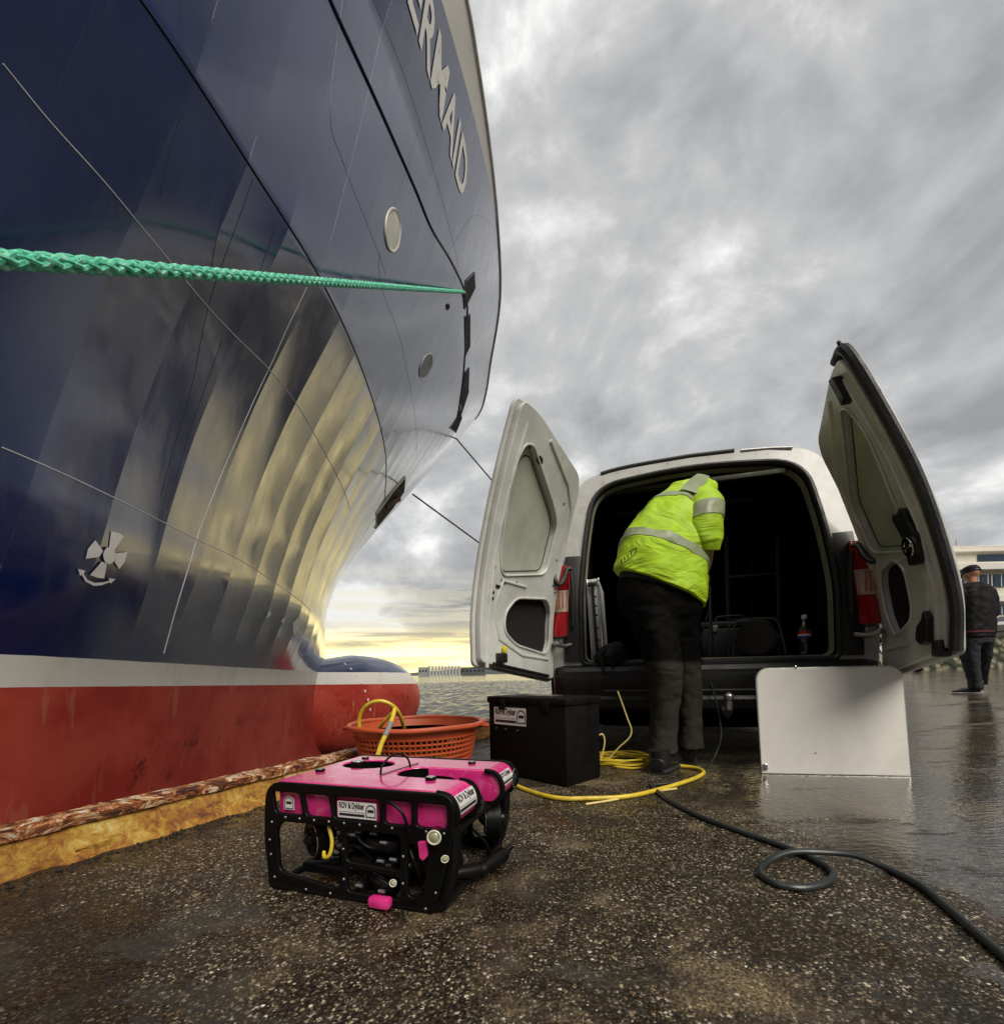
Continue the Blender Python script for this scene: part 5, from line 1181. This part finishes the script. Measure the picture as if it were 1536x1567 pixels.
cloth(fr_, 'jacket_front', M_hv, J, .006, seed=2)
# chest logo patch low on the back: outlined rectangle with three short bars
tb = MB(); 
def on_back(px, py): return P(px, py, 2.44 - .155)
for a_, b_ in (((947, 868), (972, 848)), ((972, 848), (974, 838)), ((974, 838), (962, 845))): tb.tube([on_back(*a_), on_back(*b_)], .0022, 5)
for i in range(4): tb.tube([on_back(951 + i * 5, 862 - i * 4), on_back(950 + i * 5, 856 - i * 4)], .003, 5)
tb.build('back_print', M_ink, J)
tr = MB()
def leg(pts):
    tr.loft([(P(x, y, Y), Vector((r, 0, 0)), Vector((0, r * 1.05, 0))) for x, y, Y, r in pts], 22)
tr.loft(dense(secs_px([(950, 874, 1072, 918, 2.46, .145), (947, 895, 1070, 930, 2.46, .16), (948, 925, 1068, 945, 2.46, .16), (966, 955, 1062, 960, 2.46, .13), (988, 975, 1056, 975, 2.47, .10)]), 3), 30)
leg([(994, 935, 2.42, .120), (1002, 965, 2.40, .110), (1010, 995, 2.38, .098), (1016, 1022, 2.36, .088), (1019, 1050, 2.37, .082), (1017, 1080, 2.38, .073), (1015, 1110, 2.38, .068), (1014, 1135, 2.37, .068), (1013, 1154, 2.36, .074)])
leg([(1035, 935, 2.46, .108), (1042, 970, 2.46, .090), (1048, 1005, 2.46, .076), (1053, 1040, 2.46, .068), (1055, 1080, 2.46, .062), (1056, 1115, 2.45, .060), (1057, 1146, 2.44, .066)])
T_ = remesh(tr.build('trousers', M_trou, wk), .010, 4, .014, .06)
pk = MB(); pk.box((0, 0, 0), (.10, .006, .055), M=Matrix.Translation(P(1039, 949, 2.345)) @ Matrix.Rotation(R(12), 4, 'Z') @ Matrix.Rotation(R(4), 4, 'Y'), bev=.002); pk.build('pocket_flap', mat('pocket_cloth', (.045, .04, .034), .8, bump=.4), T_)
MB().ell(P(1052, 946, 2.335), .004, n=8, m=6).build('snap', M_bolt, T_)
cloth(dense(secs_px([(950, 872, 1071, 915, 2.455, .150), (949, 880, 1071, 922, 2.455, .155), (949, 886, 1071, 927, 2.455, .157)]), 3), 'waistband', M_bag, T_, .004)
def shoe(parent, heel, d, m, ms, s=1.0, name='boot', hgt=.12, pitch=0):
    heel = Vector(heel); d = Vector(d).normalized(); r = d.cross(Vector((0, 0, 1))).normalized(); pm = Matrix.Rotation(pitch, 3, r)
    S = [(-.02, .032, .030, .035), (.02, .042, .040, .048), (.08, .046, .040, .048), (.15, .050, .032, .040), (.21, .050, .027, .032), (.26, .038, .022, .026), (.285, .012, .010, .018)]
    f = lambda v: heel + (pm @ v) * s
    mb = MB(); mb.loft([(f(d * a + Vector((0, 0, z))), pm @ r * w * s, pm @ Vector((0, 0, h)) * s) for a, w, h, z in S], 18); mb.tube([f(d * .03 + Vector((0, 0, .05))), f(d * .025 + Vector((0, 0, hgt)))], [.047 * s, .044 * s], 14)
    o = mb.build(name, m, parent)
    MB().loft([(f(d * a + Vector((0, 0, .010))), pm @ r * (w + .005) * s, pm @ Vector((0, 0, .011)) * s) for a, w, h, z in S[:-1]] + [(f(d * .292 + Vector((0, 0, .012))), pm @ r * .012 * s, pm @ Vector((0, 0, .008)) * s)], 18).build('sole', ms, o)
    return o
shoe(wk, G(1006, 1184) + Vector((.0, .0, 0)), (.75, 1, 0), M_shoe, M_dsole, 1.16, hgt=.10); shoe(wk, G(1052, 1168), (.35, 1, 0), M_shoe, M_dsole, 1.12, hgt=.10)
bd = MB()
nk = P(1062, 775, 2.80); T = headmesh(bd, P(1066, 800, 2.93), (.25, .55, -.8), (.2, .8, .55))
bd.loft([(P(1062, 765, 2.68), Vector((.07, 0, 0)), Vector((0, .05, .05))), (P(1065, 780, 2.85), Vector((.05, 0, 0)), Vector((0, .04, .05)))], 16)
bd.loft([(P(1010, 900, 2.46), Vector((.17, 0, -.03)), Vector((0, .11, 0))), (P(1022, 850, 2.49), Vector((.16, 0, -.04)), Vector((0, .11, 0))), (P(1046, 800, 2.55), Vector((.14, 0, -.05)), Vector((0, .10, 0))), (P(1062, 766, 2.66), Vector((.07, 0, -.03)), Vector((0, .06, 0)))], 20)
bd.tube([P(1072, 770, 2.58), P(1081, 835, 2.48), P(1079, 862, 2.60), P(1077, 876, 2.68)], [.05, .042, .036, .028], 14)
bd.tube([P(1020, 785, 2.7), P(1025, 840, 2.95), P(1060, 870, 3.05)], [.05, .042, .028], 14)
hand(P(1077, 876, 2.68), (.1, .55, -.8), (-1, 0, 0), wk, 1.0, mb=bd); hand(P(1060, 870, 3.05), (.5, .4, -.5), (-.6, .7, 0), wk, 1.0, mb=bd)
for pts_ in (((995, 930, 2.45), (1022, 1022, 2.4), (1016, 1150, 2.38)), ((1035, 935, 2.46), (1050, 1030, 2.46), (1055, 1140, 2.45))): bd.tube([P(*p) for p in pts_], [.07, .045, .035], 14)
remesh(bd.build('body', M_skin, wk), .008, 3)
hr = MB(); hr.ell((0, -.022, .045), (.084, .088, .088), M=T); hr.build('hair', M_hair, wk)

# man walking away on the right
WY = 6.05
w0 = P(1491, 1063, WY); sc_ = 1.0
wl = thing('person', 'man in dark clothes and cap walking away with white soled shoes at right', 'person', (w0.x, WY, gz(w0.x, WY)))
def W_(x, y, dy=0): return P(x, y, WY + dy)
M_dk = mat('black_jacket_cloth', (.005, .005, .006), .8, bump=.5, bscale=12, spec=.3); M_jean = mat('dark_jeans', (.014, .017, .024), .8, bump=.6, bscale=20)
b2 = MB(); b2.loft([(W_(1492, 975), Vector((.17, 0, 0)), Vector((0, .11, 0))), (W_(1492, 935), Vector((.17, 0, 0)), Vector((0, .11, 0))), (W_(1491, 905), Vector((.20, 0, 0)), Vector((0, .11, 0))), (W_(1489, 896), Vector((.08, 0, 0)), Vector((0, .07, 0)))], 18)
b2.tube([W_(1488, 900), W_(1486, 884, .02)], [.058, .054], 14)
T2 = headmesh(b2, W_(1486, 880, .03), (-.05, 1, -.25), (0, .2, 1), 1.0)
for sg, ex, wx in ((-1, 1463, 1472), (1, 1521, 1510)):
    b2.tube([W_(1490 + sg * 22, 903), W_(ex, 935), W_(wx, 955, .22), W_(wx - sg * 4, 952, .30)], [.06, .048, .038, .028], 12); hand(W_(wx - sg * 4, 952, .30), (-sg * .5, 1, .1), (0, .2, 1), wl, 1.0, mb=b2)
b2.tube([W_(1482, 975), W_(1484, 1015, .03), W_(1494, 1052)], [.085, .06, .04], 12); b2.tube([W_(1502, 975), W_(1503, 1015, .2), W_(1499, 1045, .36)], [.085, .06, .04], 12)
remesh(b2.build('body', M_skin, wl), .012, 3)
jb = MB(); jb.loft([(W_(1493, 976), Vector((.205, 0, 0)), Vector((0, .145, 0))), (W_(1493, 955), Vector((.21, 0, 0)), Vector((0, .15, 0))), (W_(1492, 930), Vector((.215, 0, 0)), Vector((0, .15, 0))), (W_(1491, 908), Vector((.215, 0, 0)), Vector((0, .135, 0))), (W_(1490, 899), Vector((.205, 0, 0)), Vector((0, .12, 0))), (W_(1488, 892), Vector((.10, 0, 0)), Vector((0, .085, 0)))], 24, p=2.6)
for sg, ex, wx in ((-1, 1466, 1474), (1, 1519, 1508)): jb.tube([W_(1490 + sg * 22, 903), W_(1490 + sg * 27, 918), W_(ex, 938), W_(wx, 955, .20)], [.075, .075, .066, .052], 14)
remesh(jb.build('jacket', M_dk, wl), .014, 4, .02, .07)
MB().loft([(W_(1492, 966), Vector((.212, 0, 0)), Vector((0, .152, 0))), (W_(1492, 968.5), Vector((.212, 0, 0)), Vector((0, .152, 0)))], 24).build('jacket_hem', mat('dark_red_trim', (.10, .012, .014), .6), wl)
tj = MB(); tj.loft([(W_(1493, 965), Vector((.185, 0, 0)), Vector((0, .13, 0))), (W_(1493, 985), Vector((.18, 0, 0)), Vector((0, .13, 0)))], 20)
tj.loft([(W_(1483, 978), Vector((.105, 0, 0)), Vector((0, .12, 0))), (W_(1483, 1000, .01), Vector((.095, 0, 0)), Vector((0, .105, 0))), (W_(1487, 1022, .0), Vector((.075, 0, 0)), Vector((0, .085, 0))), (W_(1491, 1040), Vector((.066, 0, 0)), Vector((0, .075, 0))), (W_(1493, 1054), Vector((.070, 0, 0)), Vector((0, .08, 0)))], 16)
tj.loft([(W_(1503, 978), Vector((.10, 0, 0)), Vector((0, .12, 0))), (W_(1503, 1005, .1), Vector((.085, 0, 0)), Vector((0, .10, 0))), (W_(1501, 1028, .25), Vector((.068, 0, 0)), Vector((0, .08, 0))), (W_(1500, 1048, .42), Vector((.066, 0, 0)), Vector((0, .075, 0)))], 16)
remesh(tj.build('trousers', M_jean, wl), .014, 4, .02, .06)
gzl = gz(w0.x, WY)
hp1 = W_(1497, 1060); hp1.z = gzl; shoe(wl, hp1, (-.75, .55, 0), M_shoe, M_sole, .92, 'shoe', .10); hp2_ = W_(1500, 1058, .42); hp2_.z = gz(hp2_.x, hp2_.y); shoe(wl, hp2_, (-.2, 1, 0), M_shoe, M_sole, .9, 'shoe', .10)
cp = MB(); cp.lathe([(.086, .0), (.092, .02), (.088, .05), (.070, .082), (.035, .10), (.003, .104)], 24, T2 @ Matrix.Translation((0, -.005, .028)) @ Matrix.Diagonal((1, 1.12, 1, 1))); cp.loft([(T2 @ Vector((0, .09, .035)), (.06, 0, 0), (0, 0, .004)), (T2 @ Vector((0, .15, .025)), (.045, 0, 0), (0, 0, .003))], 12)
cp.build('cap', M_dk, wl); MB().lathe([(.0945, .006), (.0945, .016)], 24, T2 @ Matrix.Translation((0, -.005, .028)) @ Matrix.Diagonal((1, 1.12, 1, 1))).build('cap_band', M_frm, wl)

# ------------------------------------------------------------------ far right: office building, retaining bank, cars
M_clad = mat('cream_cladding', (.66, .63, .54), .6, var=.1, vscale=.3); M_slab = mat('pale_slab', (.78, .76, .68), .6, var=.05, vscale=.3); M_win = mat('blue_window_glass', (.03, .05, .08), .08, coat=1)
BY = 50.0; bx0 = P(1395, 900, BY).x; bx1 = P(1640, 900, BY).x; bl = thing('office_building', 'cream office building with long dark window bands standing beyond the quay', 'building', ((bx0 + bx1) / 2, BY, .2))
bw = bx1 - bx0; zf = lambda py, px=1490: P(px, py, BY).z - .2
lv_ = [(1015, 978), (978, 932), (932, 883), (883, 856)]
H3 = zf(860)
MB().box((0, 8, H3 / 2), (bw, 16, H3), bev=.05).build('wall', M_clad, bl, local=True, smooth=False)
for py in (1003, 962, 917, 868):
    MB().box((0, -.25, zf(py)), (bw + .3, .6, .75), bev=.04).build('floor_band', M_slab, bl, local=True, smooth=False)
    MB().box((0, -.56, zf(py) - .42), (bw + .3, .05, .08)).build('band_shadow_strip', M_shedd, bl, local=True, smooth=False)  # solid dark strip, its colour standing for the shadow under each floor band
nw = 12
for (a, b) in ((985, 972), (941, 927), (899, 880)):
    for k in range(nw):
        x = -bw / 2 + (k + .5) * bw / nw
        wf = MB().box((x, -.04, (zf(a) + zf(b)) / 2), (bw / nw * .80, .16, abs(zf(b) - zf(a))), bev=.02).build('window', M_win, bl, local=True, smooth=False)
        MB().box((x + bw / nw * .12, -.13, (zf(a) + zf(b)) / 2), (.07, .04, abs(zf(b) - zf(a)))).build('mullion', M_slab, wf, local=True, smooth=False)
MB().box((2.5, 9, zf(845)), (bw * .72, 12, 3.0), bev=.05).build('penthouse', M_clad, bl, local=True, smooth=False)
MB().box((5, 2.95, zf(850)), (bw * .38, .2, 1.5)).build('penthouse_window', M_win, bl, local=True, smooth=False)
MB().box((2.5, 9, zf(833)), (bw * .76, 13, .25)).build('roof', M_slab, bl, local=True, smooth=False)
for k in range(3): MB().cyl((-2 + k * 1.1, 4, H3), (-2 + k * 1.1, 4, H3 + 4.6 - k * .5), .06, 6).build('roof_mast', M_silo, bl, local=True)
def bank_fn(t, b, oc):
    v = t.node('ShaderNodeTexVoronoi', {'Scale': 2.2}); t.l.new(oc, v.inputs['Vector']); n = t.noise(oc, 3, 6, .6)
    t.put(b.inputs['Base Color'], t.mix(t.mr(v.outputs['Distance'], .2, .6), t.mix(n, (.16, .15, .09), (.30, .27, .19)), (.02, .025, .012)))
    t.put(b.inputs['Normal'], t.node('ShaderNodeBump', {'Strength': 1, 'Distance': .2, 'Height': v.outputs['Distance']}))
M_bank = mat('rubble_bank', (.2, .2, .12), .9, fn=bank_fn)
kx0 = P(1395, 1000, 28).x; kx1 = P(1700, 1000, 28).x; zb = P(1520, 971, 28).z
bn = thing('stone_bank', 'rough rubble retaining bank below the parked cars at the far right', 'retaining wall', ((kx0 + kx1) / 2, 28, .1)); rws = []
for i in range(60):
    x = (kx0 - kx1) / 2 + (kx1 - kx0) * i / 59; rws.append([Vector((x, y + .12 * mn.noise(Vector((x * 2, y, z * 3))), z + .10 * mn.noise(Vector((x * 1.7 + 9, y, z * 3))))) for y, z in ((-.15, -.1), (0, .4), (.25, .9), (.45, 1.4), (.7, zb - .1), (1.2, zb - .04), (9, zb - .04))])
MB().grid(rws).build('rubble', M_bank, bn, local=True, ang=60)
def car(loc, rz, colr, label, nm='car'):
    c = thing('parked_car', label, 'car', loc, rz, 'cars parked in front of the office building'); pm = mat('car_paint_%d' % len(MATS), colr, .25, coat=.8, var=.03)
    pr = [(-2.1, .35), (-2.15, .75), (-1.95, .92), (-1.5, 1.0), (-1.05, 1.38), (.3, 1.42), (1.0, 1.02), (1.9, .88), (2.1, .65), (2.12, .35)]
    mb = MB(); mb.grid([[Vector((x * (1 if abs(y) < .8 else .985), y * (1 if z < 1 else .86), z - (.0 if abs(y) < .8 else .03))) for x, z in pr] for y in (-.86, -.80, -.4, .4, .80, .86)]); mb.poly([(x * .985, z - .03) for x, z in pr], .01, Matrix.Translation((0, -.865, 0))); mb.poly([(x * .985, z - .03) for x, z in pr], .01, Matrix.Translation((0, .855, 0)))
    for i, v in enumerate(mb.v):
        if v.z > 1.0: mb.v[i] = Vector((v.x, max(-.72, min(.72, v.y)), v.z))
    B_ = mb.build('body', pm, c, local=True)
    for sg in (-1, 1): MB().poly([(-1.3, 1.02), (-.98, 1.30), (.22, 1.34), (.75, 1.02)], .02, Matrix.Translation((0, sg * .80 - .01, 0))).build('side_window', M_glass, c, local=True, smooth=False)
    MB()._add([(-1.52, -.62, 1.03), (-1.52, .62, 1.03), (-1.10, .58, 1.37), (-1.10, -.58, 1.37)], [(0, 1, 2, 3)]).build('rear_window', M_glass, c, local=True)
    for x in (-1.3, 1.3):
        for sg in (-1, 1): w_ = MB().lathe([(.18, -.09), (.31, -.09), (.32, 0), (.31, .09), (.18, .09)], 18, Matrix.Translation((x, sg * .80, .32)), 'Y').build('wheel', M_tyre, c, local=True); MB().lathe([(.01, -.095), (.2, -.095), (.2, .095), (.01, .095)], 14, Matrix.Translation((x, sg * .80, .32)), 'Y').build('rim', M_steel, w_, local=True)
    for sg in (-1, 1): MB().box((-2.10, sg * .68, .78), (.08, .26, .14), bev=.02).build('tail_light', M_redl, c, local=True)
    return c
pcz = zb + .1; a = P(1534, 965, 31)
car((a.x + 1.2, 31, pcz - .05), R(18), (.62, .60, .56), 'white parked car with red tail lights on top of the rubble bank')
a = P(1352, 1004, 24); car((a.x, 24, gz(a.x, 24)), R(75), (.55, .52, .48), 'pale parked car seen in the gap beneath the open right van door')
